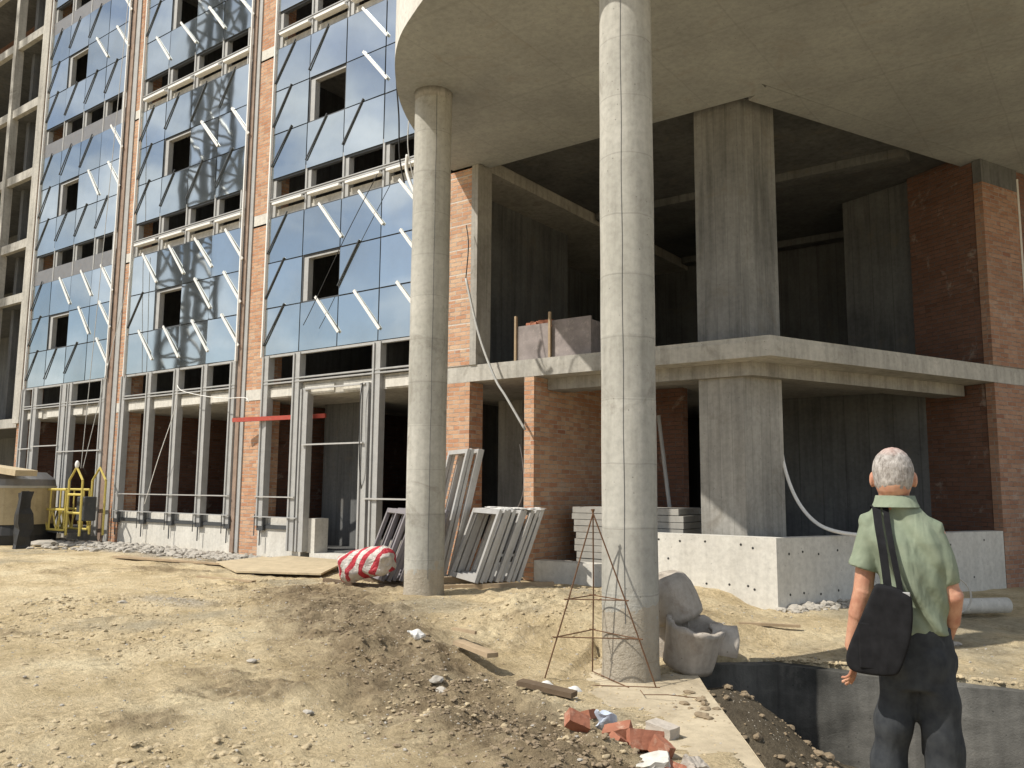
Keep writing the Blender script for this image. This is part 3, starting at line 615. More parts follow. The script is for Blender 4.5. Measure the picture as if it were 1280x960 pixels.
# ------------------------------------------------------------------ side wing
wing = thing('concrete_frame_wing', 'bare concrete frame wing with open cells and no glazing beside the far glazed bay', 'building', (-31, 11.6, 0))
def wpart(name, mb, m, **k): o = obj(name, mb, m, None, **k); o.parent = wing; o.matrix_parent_inverse = Matrix.Translation((31, -11.6, 0)); return o
lv = [3.44, 7.36, 9.10, 11.40, 13.75, 16.17, 18.5]
for z in lv:
    mb = MB(); mb.box(-40, -27.06, 11.70, 16, z-.15, z+.12); fs_ = wpart('floor_slab', mb, M_COND); mb = MB(); mb.box(-40, -27.06, 11.55, 11.698, z-.15, z+.125); wpart('slab_edge', mb, M_CON)  # dark slab, paler edge strip: shaded cells and lit edges put into the colours
for x in (-29.35, -33.2, -37): mb = MB(); mb.box(x, x+.22, 11.50, 11.75, -.2 if x < -30 else 3.0, 20); wpart('frame_column', mb, M_CON)
mb = MB(); mb.box(-40, -27.06, 14.2, 14.5, -.2, 20); wpart('back_wall', mb, M_COND)
mb = MB(); mb.box(-29.1, -28.9, 12.0, 14.2, 3.6, 20); wpart('cross_wall', mb, M_COND)
mb = MB(); mb.box(-40, -29.5, 13.0, 13.3, 16.3, 20); wpart('brick_infill', mb, M_BRD)
mb = MB(); mb.box(-40, -27.06, 11.5, 16, 19.0, 19.4); wpart('roof_slab', mb, M_CON)

# ------------------------------------------------------------------ tower crane behind the viewer (mirrored in the glass)
crane = thing('tower_crane', 'tall lattice tower crane mirrored in the middle glazed bay', 'crane', (-38.5, -2.3, 0))
mb = MB(); w_ = .85; H_ = 46
P4 = [(-w_, -w_), (w_, -w_), (w_, w_), (-w_, w_)]
for x, y in P4: mb.bar((x, y, 0), (x, y, H_), .26, .26)
for i in range(int(H_/2)):
    z = i*2.0
    for k in range(4):
        a_, b_ = P4[k], P4[(k+1) % 4]; mb.bar((*a_, z) if i % 2 else (*b_, z), (*b_, z+2) if i % 2 else (*a_, z+2), .12, .12); mb.bar((*a_, z+2), (*b_, z+2), .09, .09)
obj('mast', mb, M_DSTEEL, crane)
mb = MB()
for i in range(20):
    x = -12+i*2.5; mb.bar((x, 0, H_+2), (x+2.5, 0, H_+2), .16, .16); mb.bar((x, -.7, H_+.6), (x+2.5, -.7, H_+.6), .14, .14); mb.bar((x, .7, H_+.6), (x+2.5, .7, H_+.6), .14, .14)
    mb.bar((x, 0, H_+2), (x+1.25, .7, H_+.6), .1, .1); mb.bar((x+1.25, -.7, H_+.6), (x+2.5, 0, H_+2), .1, .1)
obj('jib', mb, M_DSTEEL, crane)
mb = MB(); mb.box(1.2, 2.8, -.8, .8, H_-2.5, H_-.2); obj('cab', mb, M_DSTEEL, crane, bevel=.1)



# ------------------------------------------------------------------ window frames stacked on timbers
FR = {}
def make_frame(Wd, H, n_mid, m, prof=.075, th=.055):
    """frame in local xz plane: x to the far side, z up, y thickness"""
    mb = MB(); mb.box(0, prof, 0, th, 0, H); mb.box(Wd-prof, Wd, 0, th, 0, H); mb.box(prof, Wd-prof, .003, th-.003, 0, prof); mb.box(prof, Wd-prof, .003, th-.003, H-prof, H)
    for i in range(n_mid): x = Wd*(i+1)/(n_mid+1); mb.box(x-.03, x+.03, .006, th-.006, prof, H-prof)
    return mb
def place_frames(base, adir, tilt, n, sp, Wd, H, mid, m, label_fmt, group, z0):
    a = Vector((*adir, 0)).normalized(); e = Vector((-a.y, a.x, 0)); tl = R_(tilt); upv = Vector((0, 0, 1))*math.cos(tl)+a*math.sin(tl); yv = (a*math.cos(tl)-Vector((0, 0, 1))*math.sin(tl))
    src = None
    for i in range(n):
        if src is None:
            src = obj('window_frame', make_frame(Wd, H, mid, m), m); o = src
        else: o = src.copy(); col.objects.link(o)
        p = Vector(base)+a*(sp*i)+e*random.uniform(-.05, .05); p.z = z0
        t_ = tl+random.uniform(-.012, .012); uv = Vector((0, 0, 1))*math.cos(t_)+a*math.sin(t_); yv = a*math.cos(t_)-Vector((0, 0, 1))*math.sin(t_)
        mw = Matrix((e, yv, uv)).transposed().to_4x4(); mw.translation = p; o.matrix_world = mw
        tag(o, label_fmt[0] if i == 0 else (label_fmt[1] if i == n-1 else label_fmt[2]), 'window frame', group)
place_frames((-7.97, 9.92, 0), (.5, .866), 21, 9, .086, 1.12, 1.14, 0, M_ALU,
  ('grey window frame at the front of the low stack between the round column and brick wall', 'grey window frame at the back of the low stack, nearest the brick wall', 'grey window frame inside the low stack between round column and brick wall'), 'low stack of window frames by the brick wall', .205)
place_frames((-9.28, 9.32, 0), (.5, .866), 21, 8, .09, 1.15, 1.14, 1, M_ALUD,
  ('dull violet window frame at the front of the stack behind the striped sack', 'dull violet window frame at the back of the stack behind the striped sack', 'dull violet window frame inside the stack behind the striped sack'), 'violet window frames behind the striped sack', .185)
place_frames((-9.10, 10.36, 0), (.5, .866), 13, 4, .09, .95, 2.2, 0, M_ALU,
  ('tall pale window frame at the front of the tall stack leaning to the brick pier', 'tall pale window frame touching the brick pier, last of the tall stack', 'tall pale window frame in the middle of the tall stack at the brick pier'), 'tall window frames leaning at the brick pier', .10)
# torn white wrapping over the tops of the low stack
mb = MB()
a = Vector((.5, .866, 0)); e = Vector((-.866, .5, 0))
for i in range(22):
    p = Vector((-7.97, 9.92, 0))+a*(.06+.036*i+.42)+e*random.uniform(.0, .95); p.z = 1.275+random.uniform(-.008, .02)
    d = (e*random.uniform(.5, 1)+a*random.uniform(-.3, .3))*random.uniform(.12, .3); mb.obox(p, d, a*random.uniform(.03, .06), Vector((0, 0, .004)))
tag(obj('plastic_wrap', mb, M_WHITE), 'torn white plastic wrapping lying over the low frame stack', 'plastic wrap')
# timbers under the stacks
def timber(p, q, wd, th, m, label, group=None, name='timber'):
    o = obj(name, MB().bar(p, q, wd, th), m); rough_edges(o, .006, 2, 9); return tag(o, label, 'timber', group)
timber((-8.40, 9.62, .10), (-7.10, 10.75, .15), .10, .12, M_WOOD, 'pale timber beam under the low frame stack, near side')
timber((-9.15, 10.05, .13), (-8.05, 11.1, .15), .10, .12, M_WOOD, 'pale timber beam under the low frame stack, far side')
timber((-8.30, 9.46, .05), (-7.7, 9.50, .05), .09, .06, M_PLY, 'short pale timber offcut in front of the low frame stack')
timber((-9.5, 9.10, .09), (-8.66, 9.32, .10), .10, .12, M_DWOOD, 'dark brown timber at the foot of the left round column')
timber((-10.05, 9.12, .09), (-9.55, 9.22, .09), .10, .10, M_DWOOD, 'short dark timber under the striped sack')
timber((-10.6, 9.38, .09), (-10.05, 9.30, .09), .10, .08, M_DWOOD, 'dark timber sticking out left of the striped sack')
timber((-10.3, 9.9, .10), (-8.6, 9.45, .10), .12, .10, M_DWOOD, 'long dark timber under the violet frame stack')
# striped sack
mb = MB(); rr = []
for i in range(15):
    t_ = i/14; rr.append((t_, .17*(1-abs(2*t_-1)**5)**.5*(1+.06*math.sin(7*t_))+.006))
mb.tube([(-9.82+.92*t_, 8.97+.2*t_, .32+.26*t_+.02*math.sin(5*t_)) for t_, r in rr], [r*1.3 for t_, r in rr], 28)
mb.v = [(x+.03*math.sin(23*z), y*1+.035*math.sin(17*x+9*z), max(z, .12+.22*(x+9.9)*.5+.02*math.sin(9*x))) for x, y, z in mb.v]
M_STR = mat('red_white_striped_woven_plastic', (.8, .8, .8), .6); g = G(M_STR)
p = g.sep(g.pos()); v = g.math('ADD', g.math('ADD', p[0], g.math('MULTIPLY', p[2], -.45)), g.math('MULTIPLY', g.noise(5, 2), .10))
fr = g.math('FRACT', g.math('MULTIPLY', v, 5.3)); st = g.math('LESS_THAN', fr, .45)
v2 = g.math('GREATER_THAN', g.noise(3.0, 1), .25)
c = g.mix(g.math('MULTIPLY', st, v2), (.74, .70, .66), (.58, .035, .06)); c = g.mix(.6, c, g.ramp(g.noise(6, 5, .65), [(.3, (.5, .47, .42)), (.6, (1, .98, .94))]), 'MULTIPLY'); g.color(c); g.bump(g.noise(8, 5, .65, dist=1.2), 1.0, .09)
o = obj('striped_sack', mb, M_STR, smooth=True); rough_edges(o, .035, 1, 5); tag(o, 'red and white striped sack lying in front of violet window frames', 'sack')

# boards on the ground
def board(poly, z, th, m, label, name='plywood_sheet'):
    mb = MB(); n = len(poly); mb.add([(x, y, zz) for (x, y), zz in zip(poly, z)]+[(x, y, zz+th) for (x, y), zz in zip(poly, z)], [tuple(range(n))[::-1], tuple(range(n, 2*n))]+[(i, (i+1) % n, (i+1) % n+n, i+n) for i in range(n)])
    o = obj(name, mb, m); return tag(o, label, 'board')
def gh(P, dz): return [h1(x, y)+d for (x, y), d in zip(P, dz)]
P = [(-14.3, 9.9), (-12.7, 9.2), (-11.25, 9.85), (-11.9, 10.9), (-14.2, 10.9)]
board(P, gh(P, (.03, .03, .05, .12, .06)), .03, M_PLY, 'large sandy plywood sheet on the ground before the doorway')
P = [(-16.9, 9.25), (-16.9, 9.45), (-14.0, 9.98), (-14.0, 9.78)]
board(P, gh(P, (.02, .02, .03, .03)), .035, M_WOOD, 'long thin plank running left from the plywood sheet', 'plank')
P = [(-14.1, 11.05), (-11.9, 10.95), (-11.9, 11.4), (-14.1, 11.45)]
pl = thing('pallet', 'weathered wooden pallet used as a step below the doorway', 'pallet', (-13, 11.2, 0))
for i in range(4): obj('slat', MB().box(-1.05, 1.05, -.26+i*.14, -.15+i*.14, .16, .185), M_PLY, pl)
for x in (-1.0, 0, .95): obj('bearer', MB().box(x, x+.08, -.26, .26, .04, .158), M_DWOOD, pl)
for p, q, m, lab in (((-5.42, 6.52, .10), (-4.85, 6.33, .07), M_WOOD, 'short broken plank half buried on the mud ridge'), ((-4.38, 6.10, -.06), (-3.86, 6.16, -.10), M_DWOOD, 'dark plank poking out of the mud near the rebar pyramid')):
    timber(p, q, .12, .04, m, lab, name='plank')
timber((-5.9, 7.0, .12), (-5.55, 6.95, .12), .03, .03, M_WOOD, 'thin pale stick lying on dirt in front of the left round column')

for (p, q, wd, th, m, lab, nm) in (((-3.9, 9.9, .02), (-3.3, 10.3, .0), .05, .03, M_WOOD, 'thin pale batten on the sand in front of the low corner wall', 'batten'),
    ((-8.9, 7.6, .12), (-8.5, 7.9, .13), .04, .02, M_PLY, 'pale splinter on the churned dirt before the left round column', 'splinter'),
    ((-12.9, 8.6, .06), (-11.6, 8.75, .06), .09, .03, M_WOOD, 'short plank on the sand between plywood sheet and viewer', 'plank'),
    ((-2.6, 7.9, -1.0), (-.6, 8.5, -1.1), .05, .04, M_DWOOD, 'dark stick lying at the bottom of the pit', 'stick')):
    timber(p, q, wd, th, m, lab, name=nm)
# ------------------------------------------------------------------ stack of light panels inside the opening
tops = [(-7.60, -6.98, .62), (-7.58, -5.75, .45)]
random.seed(3); M_PANEL = painted('dusty_grey_insulation', (.36, .345, .31), .9, var=.4)
for i in range(9):
    z = .36+i*.105; x0 = -7.52-.012*i+random.uniform(-.03, .03); x1 = -5.62+random.uniform(-.08, .04)
    o = obj('foam_panel', MB().box(x0, x1, 12.1+random.uniform(-.02, .02), 13.2, z, z+.096), M_PANEL); rough_edges(o, .005, 2, 5)
    tag(o, ('lowest', 'second lowest', 'third from the bottom', 'fourth from the bottom', 'middle', 'fourth from the top', 'third from the top', 'second from the top', 'topmost')[i]+' pale insulation panel of the stack behind the plinth', 'panel', 'pale insulation panels stacked behind the plinth')
# mortar box with bricks on the first slab
M_PLYG = painted('grey_speckled_shuttering_ply', (.27, .235, .225), .8, var=.7, dirt=(.45, .40, .36))
bx = thing('shuttering_box', 'open speckled shuttering box standing on the first floor slab edge', 'box', (-8.1, 11.85, 3.765))
obj('front_panel', MB().box(-.38, .33, -.2, -.17, 0, .62), M_PLYG, bx); obj('side_panel', MB().box(.332, 1.1, -.16, -.13, 0, .66), M_PLYG, bx)
obj('post', MB().box(-.40, -.362, -.24, -.19, 0, .80), M_WOOD, bx); obj('post', MB().box(.31, .35, -.24, -.202, 0, .80), M_WOOD, bx)
obj('back_panel', MB().box(-.38, 1.1, .5, .53, 0, .55), M_PLYG, bx); obj('end_panel', MB().box(1.07, 1.1, -.125, .498, 0, .60), M_PLYG, bx)
M_LB = painted('loose_red_brick', (.34, .135, .08), .9, var=.5, dirt=(.55, .42, .32), bump=.6)
first = None
def loose(p, rot, s=(.25, .12, .065), m=M_LB, label='', group=None, name='brick', cat='brick', chip=.008):
    o = obj(name, MB().box(-s[0]/2, s[0]/2, -s[1]/2, s[1]/2, -s[2]/2, s[2]/2), m); rough_edges(o, chip*.6, 5, 26); o.location = p; o.rotation_euler = rot; return tag(o, label, cat, group)
def random_brick(i): return (random.uniform(-.3, .3), random.uniform(-.25, .25), random.uniform(0, 3))
for i in range(9):
    loose((-8.37+.13*(i % 5)+random.uniform(0, .03), 11.82+random.uniform(-.05, .1), 3.765+.60+.075*(i//5)), random_brick(i), label='loose red brick in the shuttering box, '+('left end of the lower row', 'second from the left in the lower row', 'middle of the lower row', 'fourth in the lower row', 'right end of the lower row', 'left end of the upper row', 'second in the upper row', 'third in the upper row', 'right end of the upper row')[i], group='bricks heaped in the shuttering box')
obj_ = MB().box(-.34, .30, -.14, .48, 0, .56); obj('fill', obj_, M_DWOOD, bx)

# ------------------------------------------------------------------ rebar pyramid
rb = thing('rebar_pyramid', 'rusty rebar pyramid frame standing in front of the right round column', 'rebar frame', (-4.05, 6.85, -.18))
ap = Vector((-.06, .04, 1.55)); feet = [Vector((-.43, -.24, 0)), Vector((.45, .28, 0)), Vector((-.33, .45, 0)), Vector((.40, -.45, 0))]
feet = [Vector((-.43, -.24, 0)), Vector((.45, .28, 0)), Vector((-.30, .42, .02))]
for i, f_ in enumerate(feet): obj('leg', MB().tube([f_, f_.lerp(ap, .5)+Vector((.008, 0, 0)), ap+(ap-f_).normalized()*.04], .007, 6), M_REB, rb)
for t_ in (.27, .49):
    for i in range(3):
        p, q = feet[i].lerp(ap, t_), feet[(i+1) % 3].lerp(ap, t_); d = (q-p).normalized(); obj('crossbar', MB().tube([p-d*.04, q+d*.04], .0055, 6), M_REB, rb)
obj('base_bar', MB().tube([feet[0]-Vector((.02, .01, 0)), feet[1]+Vector((.03, .02, 0))], .0055, 6), M_REB, rb)
obj('base_bar', MB().tube([feet[2], (feet[0]+feet[1])/2+Vector((.25, .1, 0))], .0055, 6), M_REB, rb)
tag(obj('wire', MB().tube([(-3.6, 7.13-.3, -.15), (-3.5, 6.7, -.15), (-3.3, 6.75, -.13), (-3.1, 6.9, -.155)], .004, 5), M_REB), 'thin rusty wire bent on the sandy slab', 'wire')

# ------------------------------------------------------------------ concrete rings / pots by the right column
M_POT = concrete('cast_concrete_ring', (.36, .32, .27), (.52, .47, .41), streak=.4, stain=(.24, .18, .13), bump=.6)
def pot(loc, rot, r0, r1, H, th, label, arc=360, name='concrete_pot'):
    n = 40; V = []; Fc = []; k = int(n*arc/360); m_ = 9; full = arc == 360
    def ringv(r, z): return [(r*math.cos(R_(arc)*j/k), r*math.sin(R_(arc)*j/k), z+.012*math.sin(j*1.3)*(1 if abs(z-H) < .01 else 0)) for j in range(k+1)]
    prof = [(r0+(r1-r0)*i/m_, H*i/m_) for i in range(m_+1)]; prof += [(r-th, z) for r, z in prof[::-1]]; prof.append(prof[0])
    for r, z in prof: V += ringv(r, z)
    for i in range(len(prof)-1):
        for j in range(k): Fc.append((i*(k+1)+j, i*(k+1)+j+1, (i+1)*(k+1)+j+1, (i+1)*(k+1)+j))
    mb = MB(); mb.add(V, Fc)
    bm_o = obj(name, mb, M_POT, smooth=False); bm = bmesh.new(); bm.from_mesh(bm_o.data); bmesh.ops.remove_doubles(bm, verts=bm.verts, dist=.0005)
    from mathutils import noise as mn
    for v in bm.verts: v.co += Vector(mn.noise_vector(v.co*5))*.012+Vector(mn.noise_vector(v.co*22))*.004
    bmesh.ops.recalc_face_normals(bm, faces=bm.faces)
    for f_ in bm.faces: f_.smooth = True
    bm.to_mesh(bm_o.data); bm.free(); bm_o.location = loc; bm_o.rotation_euler = rot; return tag(bm_o, label, 'concrete pot')
def dome(loc, rot, r, H, label):
    V = []; Fc = []; n = 40; prof = [(r, 0), (r*1.03, H*.12), (r*1.0, H*.45), (r*.93, H*.68), (r*.78, H*.86), (r*.5, H*.965), (r*.02, H), (r*.02, H-.05), (r*.5, H*.90), (r*.70, H*.80), (r*.80, H*.6), (r*.84, H*.3), (r*.82, 0), (r, 0)]
    for q, z in prof: V += [(q*math.cos(2*math.pi*k/n), q*math.sin(2*math.pi*k/n), z) for k in range(n)]
    for a_ in range(len(prof)-1):
        for k in range(n): Fc.append((a_*n+k, a_*n+(k+1) % n, (a_+1)*n+(k+1) % n, (a_+1)*n+k))
    o = obj('concrete_pot', MB().add(V, Fc), M_POT); bm = bmesh.new(); bm.from_mesh(o.data); bmesh.ops.remove_doubles(bm, verts=bm.verts, dist=.0005); bmesh.ops.recalc_face_normals(bm, faces=bm.faces)
    from mathutils import noise as mn
    for v in bm.verts: v.co += Vector(mn.noise_vector(v.co*6))*.012
    for f_ in bm.faces: f_.smooth = True
    bm.to_mesh(o.data); bm.free(); o.location = loc; o.rotation_euler = rot; return tag(o, label, 'concrete pot')
dome((-3.92, 8.22, .30), (R_(16), R_(-10), 0), .285, .45, 'upper pale concrete pot with rounded top, tipped upside down behind the round column')
pot((-3.70, 8.02, -.14), (R_(4), R_(15), 0), .245, .295, .44, .05, 'lower broken concrete pot lying at the edge of the pit')
pot((-3.33, 8.30, .06), (R_(80), R_(30), R_(-60)), .20, .18, .26, .045, 'curved concrete shard leaning behind the lower broken pot', arc=110)
mb = MB(); mb.prism([(-4.3, 8.1), (-3.75, 8.15), (-3.8, 8.6), (-4.3, 8.6)], -.2, .25); 
o = obj('concrete_block', mb, M_POT); rough_edges(o, .03, 3, 4); tag(o, 'rough concrete lump under the upper tipped pot', 'concrete lump')

# ------------------------------------------------------------------ debris: bricks, plastic, chunks
def hz(x, y, d=0): return h1(x, y)+d
loose((-3.40, 5.46, hz(-3.40, 5.46, .05)), (R_(35), R_(25), R_(50)), label='red half brick standing on edge left of the blue plastic', s=(.17, .12, .08))
loose((-3.50, 5.80, hz(-3.5, 5.8, .03)), (R_(70), R_(10), R_(100)), label='broken red brick behind the blue plastic', s=(.15, .07, .065))
loose((-3.08, 5.50, hz(-3.08, 5.5, .05)), (R_(12), R_(-15), R_(20)), label='orange brick with a hole right of the blue plastic', s=(.20, .13, .09))
loose((-2.88, 5.80, hz(-2.88, 5.8, .05)), (R_(4), R_(5), R_(-12)), label='dusty brown brick farthest back in the brick heap', s=(.22, .12, .08), m=M_POT)
loose((-2.80, 5.38, hz(-2.80, 5.38, .07)), (R_(62), R_(8), R_(48)), label='large tilted red brick in the middle of the heap', s=(.25, .13, .07))
loose((-2.66, 5.34, hz(-2.66, 5.34, .05)), (R_(78), R_(20), R_(-20)), label='small red brick piece with a nail hole beside the tilted brick', s=(.16, .12, .06))
loose((-2.93, 5.25, hz(-2.93, 5.25, .02)), (R_(20), R_(30), R_(80)), label='dark red brick shard at the front of the heap', s=(.14, .09, .06))
loose((-2.56, 4.98, hz(-2.56, 4.98, .04)), (R_(10), R_(-12), R_(28)), label='white plaster chunk in front of the brick heap', s=(.24, .15, .09), m=M_WALLC, name='plaster_chunk', cat='rubble piece', chip=.03)
loose((-2.36, 5.20, hz(-2.36, 5.2, .03)), (R_(20), R_(12), R_(70)), label='brown stone right of the white plaster chunk', s=(.14, .11, .09), m=M_POT, name='stone', cat='stone', chip=.03)
loose((-2.42, 5.02, hz(-2.42, 5.02, .03)), (R_(5), R_(12), R_(10)), label='red brown brick corner under the white plaster chunk', s=(.14, .11, .07), chip=.02)
M_BLUE = painted('pale_blue_plastic', (.50, .56, .66), .35, var=.2, dirt=(.6, .6, .58))
o = obj('plastic_bag', MB().ell((0, 0, 0), (.075, .03, .13), 14, 9), M_BLUE); rough_edges(o, .055, 2, 13); o.location = (-3.24, 5.62, hz(-3.24, 5.62, .07)); o.rotation_euler = (R_(20), R_(-25), R_(10))
tag(o, 'crumpled pale blue plastic bag between red bricks', 'plastic bag')
M_PAPER = painted('white_litter', (.78, .77, .74), .6, var=.2, dirt=(.55, .5, .42))
for (x, y, s_, lab) in ((-5.78, 6.30, .085, 'white plastic scrap on the dirt in front of the left round column'), (-4.28, 6.36, .07, 'white paper scrap under the left foot of the rebar pyramid'), (-4.08, 6.52, .055, 'small white scrap inside the rebar pyramid')):
    o = obj('litter', MB().ell((0, 0, 0), (s_, s_*.6, s_*.3), 12, 8), M_PAPER); rough_edges(o, .05, 2, 16); o.location = (x, y, hz(x, y, s_*.3)); tag(o, lab, 'litter')
# stones one can pick out, and gravel nobody could count
random.seed(11)
def rock_mesh(seed):
    from mathutils import noise as mn
    bm = bmesh.new(); bmesh.ops.create_icosphere(bm, subdivisions=2, radius=1)
    for v in bm.verts: v.co *= 1+.45*mn.noise(v.co*1.4+Vector((seed*7.1, 0, 0))); v.co.z *= .6
    me = bpy.data.meshes.new('stone'); bm.to_mesh(me); bm.free(); return me
M_STONE = painted('pale_rubble', (.42, .39, .34), .95, var=.5, dirt=(.3, .24, .17), bump=.6)
M_CLOD = painted('dry_mud_clod', (.26, .20, .13), .95, var=.5, dirt=(.34, .27, .18), bump=.6)
rocks = [rock_mesh(i) for i in range(5)]
for m_ in rocks: m_.materials.append(M_STONE)
rv = [(np.array([v.co[:] for v in m_.vertices]), [tuple(p.vertices) for p in m_.polygons]) for m_ in rocks]
def scatter(name, label, n, fn, m, smin, smax, sink=.2):
    V = []; Fc = []; k = 0; rng = np.random.default_rng(len(name)*13+n); xy = []
    while len(xy) < n:
        p = fn(rng)
        if p is not None: xy.append(p)
    xy = np.array(xy); zz = hgt(xy[:, 0], xy[:, 1]); zz = np.where(inside(xy[:, 0], xy[:, 1], SLAB), np.maximum(zz, -.187), zz)
    for (x, y), z in zip(xy, zz):
        v, f = rv[rng.integers(5)]; s_ = smin*(smax/smin)**(rng.random()**2.2); a_ = rng.random()*6.28; R3 = np.array([[math.cos(a_), -math.sin(a_), 0], [math.sin(a_), math.cos(a_), 0], [0, 0, 1]])
        V.append((v*s_*np.array([1, rng.uniform(.6, 1), rng.uniform(.6, 1.1)])) @ R3.T+np.array([x, y, z+s_*(.4-sink)])); Fc += [tuple(i+k for i in q) for q in f]; k += len(v)
    mb = MB(); mb.v = [tuple(p) for p in np.concatenate(V)]; mb.f = Fc; mb.m = [0]*len(Fc); o = obj(name, mb, m); tag(o, label, None, None, 'stuff'); return o
def f_rub(rng):
    x = rng.uniform(-24, -13.3); y = 11.25-abs(rng.normal(0, .42))*(1 if x > -19 else 1.4); return (x, y) if y > 9.3 else None
scatter('rubble', 'broken concrete rubble strewn along the foot of the glazed facade', 2600, f_rub, M_STONE, .02, .12)
def f_gr(rng):
    x = rng.uniform(-13, 1.5); y = rng.uniform(2.0, 11.3)
    return None if inside(np.array([x]), np.array([y]), PIT)[0] else (x, y)
scatter('gravel', 'small stones scattered over the sandy ground', 4200, f_gr, M_STONE, .003, .018)
def f_cl(rng):
    i = rng.integers(len(ridge)-1); t_ = rng.random(); p = ridge[i]*(1-t_)+ridge[i+1]*t_; return tuple(p+rng.normal(0, .42, 2)*(1.0, .8))
scatter('mud_clods', 'crumbling brown mud clods along the churned ridge', 6000, f_cl, M_CLOD, .004, .026, .3)
def f_co(rng):
    s_ = rng.uniform(.0, 2.2); p = COR+DR*s_; return (p.x-INW.x*abs(rng.normal(.12, .12))-0, p.y-INW.y*abs(rng.normal(.12, .12)))
scatter('mortar_rubble', 'pale broken mortar rubble at the corner of the low wall', 260, f_co, M_STONE, .02, .10)
M_LUMP = painted('sandy_lump', (.46, .375, .24), .95, var=.5, dirt=(.3, .24, .15), bump=.6)
def f_lump(rng):
    x = rng.uniform(-12, 1.0); y = rng.uniform(2.0, 11.2)
    if inside(np.array([x]), np.array([y]), PIT)[0] or inside(np.array([x]), np.array([y]), SLAB)[0]: return None
    d_ = float(fbm(np.array([x]), np.array([y]), .7, 4, 141)[0])+.5*max(0, 1-math.hypot((x+6)/1.8, (y-8.7)/1.8)); return (x, y) if rng.random() < max(0, d_*2.6-.1) else None
scatter('sand_lumps', 'crumbled sandy lumps lying in disturbed patches of the yard', 7000, f_lump, M_LUMP, .005, .034, .3)
def f_sl(rng):
    x = rng.uniform(-4.7, -1.5); y = rng.uniform(4.6, 8.0); return (x, y) if inside(np.array([x]), np.array([y]), SLAB)[0] and not inside(np.array([x]), np.array([y]), PIT)[0] and rng.random() < .3+.7*(x+.7*y < 1.2) else None
scatter('slab_grit', 'grit and crumbs of mortar lying on the footing slab', 900, f_sl, M_LUMP, .003, .018)
def f_rim(rng):
    t_ = rng.random(); x = -3.15+3.4*t_; return (x, 9.02+.29*t_+abs(rng.normal(.02, .10)))
scatter('rim_crumbs', 'sandy crumbs spilled along the rim of the pit', 900, f_rim, M_LUMP, .006, .05, .15)
def f_pit(rng): return (rng.uniform(-3.3, .5), rng.uniform(6.4, 8.8))
scatter('pit_rubble', 'dark rubble on the floor of the pit', 700, f_pit, M_CLOD, .01, .07)
for k, (x, y, s_, lab) in enumerate(((-16.6, 10.45, .16, 'pale slab of rubble on the ground before the brick pier'), (-10.9, 6.15, .06, 'pale stone alone on the sand in the left of the yard'), (-7.2, 6.5, .05, 'white stone on the dirt ridge'), (-5.0, 4.3, .045, 'white stone on the bare ground in front of the ridge'),
    (-21.4, 10.0, .26, 'flat yellowish stone slab in front of the yellow cradle'), (-4.85, 5.55, .07, 'white chunk on top of the mud ridge'), (-4.7, 5.45, .06, 'grey stone on top of the mud ridge'), (-6.6, 5.0, .05, 'grey lump on the trodden ground'), (-2.6, 9.9, .06, 'pale stone on the sand beyond the pit'), (-1.75, 10.9, .07, 'pale stone on the sand to the right of the man'))):
    o = bpy.data.objects.new('stone', rocks[k % 5]); col.objects.link(o); o.location = (x, y, hz(x, y, s_*.2)); o.scale = (s_, s_*.8, s_*.7); o.rotation_euler = (0, 0, k); tag(o, lab, 'stone')

# ------------------------------------------------------------------ pit wall and footing
FW = [(-3.86, 8.32), (-3.12, 8.93), (0.2, 9.22), (5, 9.7), (5, 9.95), (.2, 9.47), (-3.2, 9.2), (-4.05, 8.50)]
mb = MB(); mb.prism(FW, -1.6, -.21); o = obj('foundation_wall', mb, M_BIT); rough_edges(o, .022, 9, 3); tag(o, 'black bitumen coated foundation wall on the far side of the pit', 'foundation wall')
mb = MB(); mb.prism(SLAB, -.75, -.185); o = obj('footing_slab', mb, M_DUST); rough_edges(o, .016, 6, 5); tag(o, 'sand covered concrete footing slab carrying the right round column beside the pit', 'concrete slab')

# ------------------------------------------------------------------ bin and cradle at the far left
M_BEIGE = painted('beige_tank_paint', (.42, .35, .22), .7, var=.4, dirt=(.2, .16, .1))
tk = thing('mixer_tank', 'beige and grey round tank with a black base at the left edge', 'tank', (-23.2, 9.9, .1), 0)
obj('body', MB().loft([(0, 0, .50, 1.02, 1.02), (0, 0, 1.45, 1.02, 1.02)], 36), M_BEIGE, tk); obj('base', MB().loft([(0, 0, .0, 1.1, 1.1), (0, 0, .25, 1.12, 1.12), (0, 0, .498, 1.0, 1.0)], 36), M_BLACK, tk)
obj('lid', MB().loft([(0, 0, 1.452, 1.03, 1.03), (0, 0, 1.62, 1.0, 1.0), (0, 0, 1.80, .78, .78)], 36), M_BAND, tk); obj('hoop', MB().loft([(0, 0, 1.40, 1.04, 1.04), (0, 0, 1.46, 1.05, 1.05)], 36), M_STEEL, tk)
timber((-23.7, 9.2, 2.07), (-21.5, 9.5, 1.86), .55, .14, M_PLY, 'thick pale plank lying across the top of the beige tank', name='plank')
o = obj('tarpaulin', MB().box(-.13, .12, -.14, .14, -.70, .68), M_BLACK); rough_edges(o, .09, 7, 3.4); o.location = (-21.15, 9.35, .74); tag(o, 'crumpled black tarpaulin hanging on the right of the beige tank', 'tarpaulin')
cr = thing('work_cradle', 'worn yellow steel suspended work cradle standing before the far glazed bay', 'cradle', (-21.95, 10.75, .35), R_(3))
def tb(name, pts, r=.030, m=M_YEL): return obj(name, MB().tube([Vector(p) for p in pts], r, 6), m, cr)
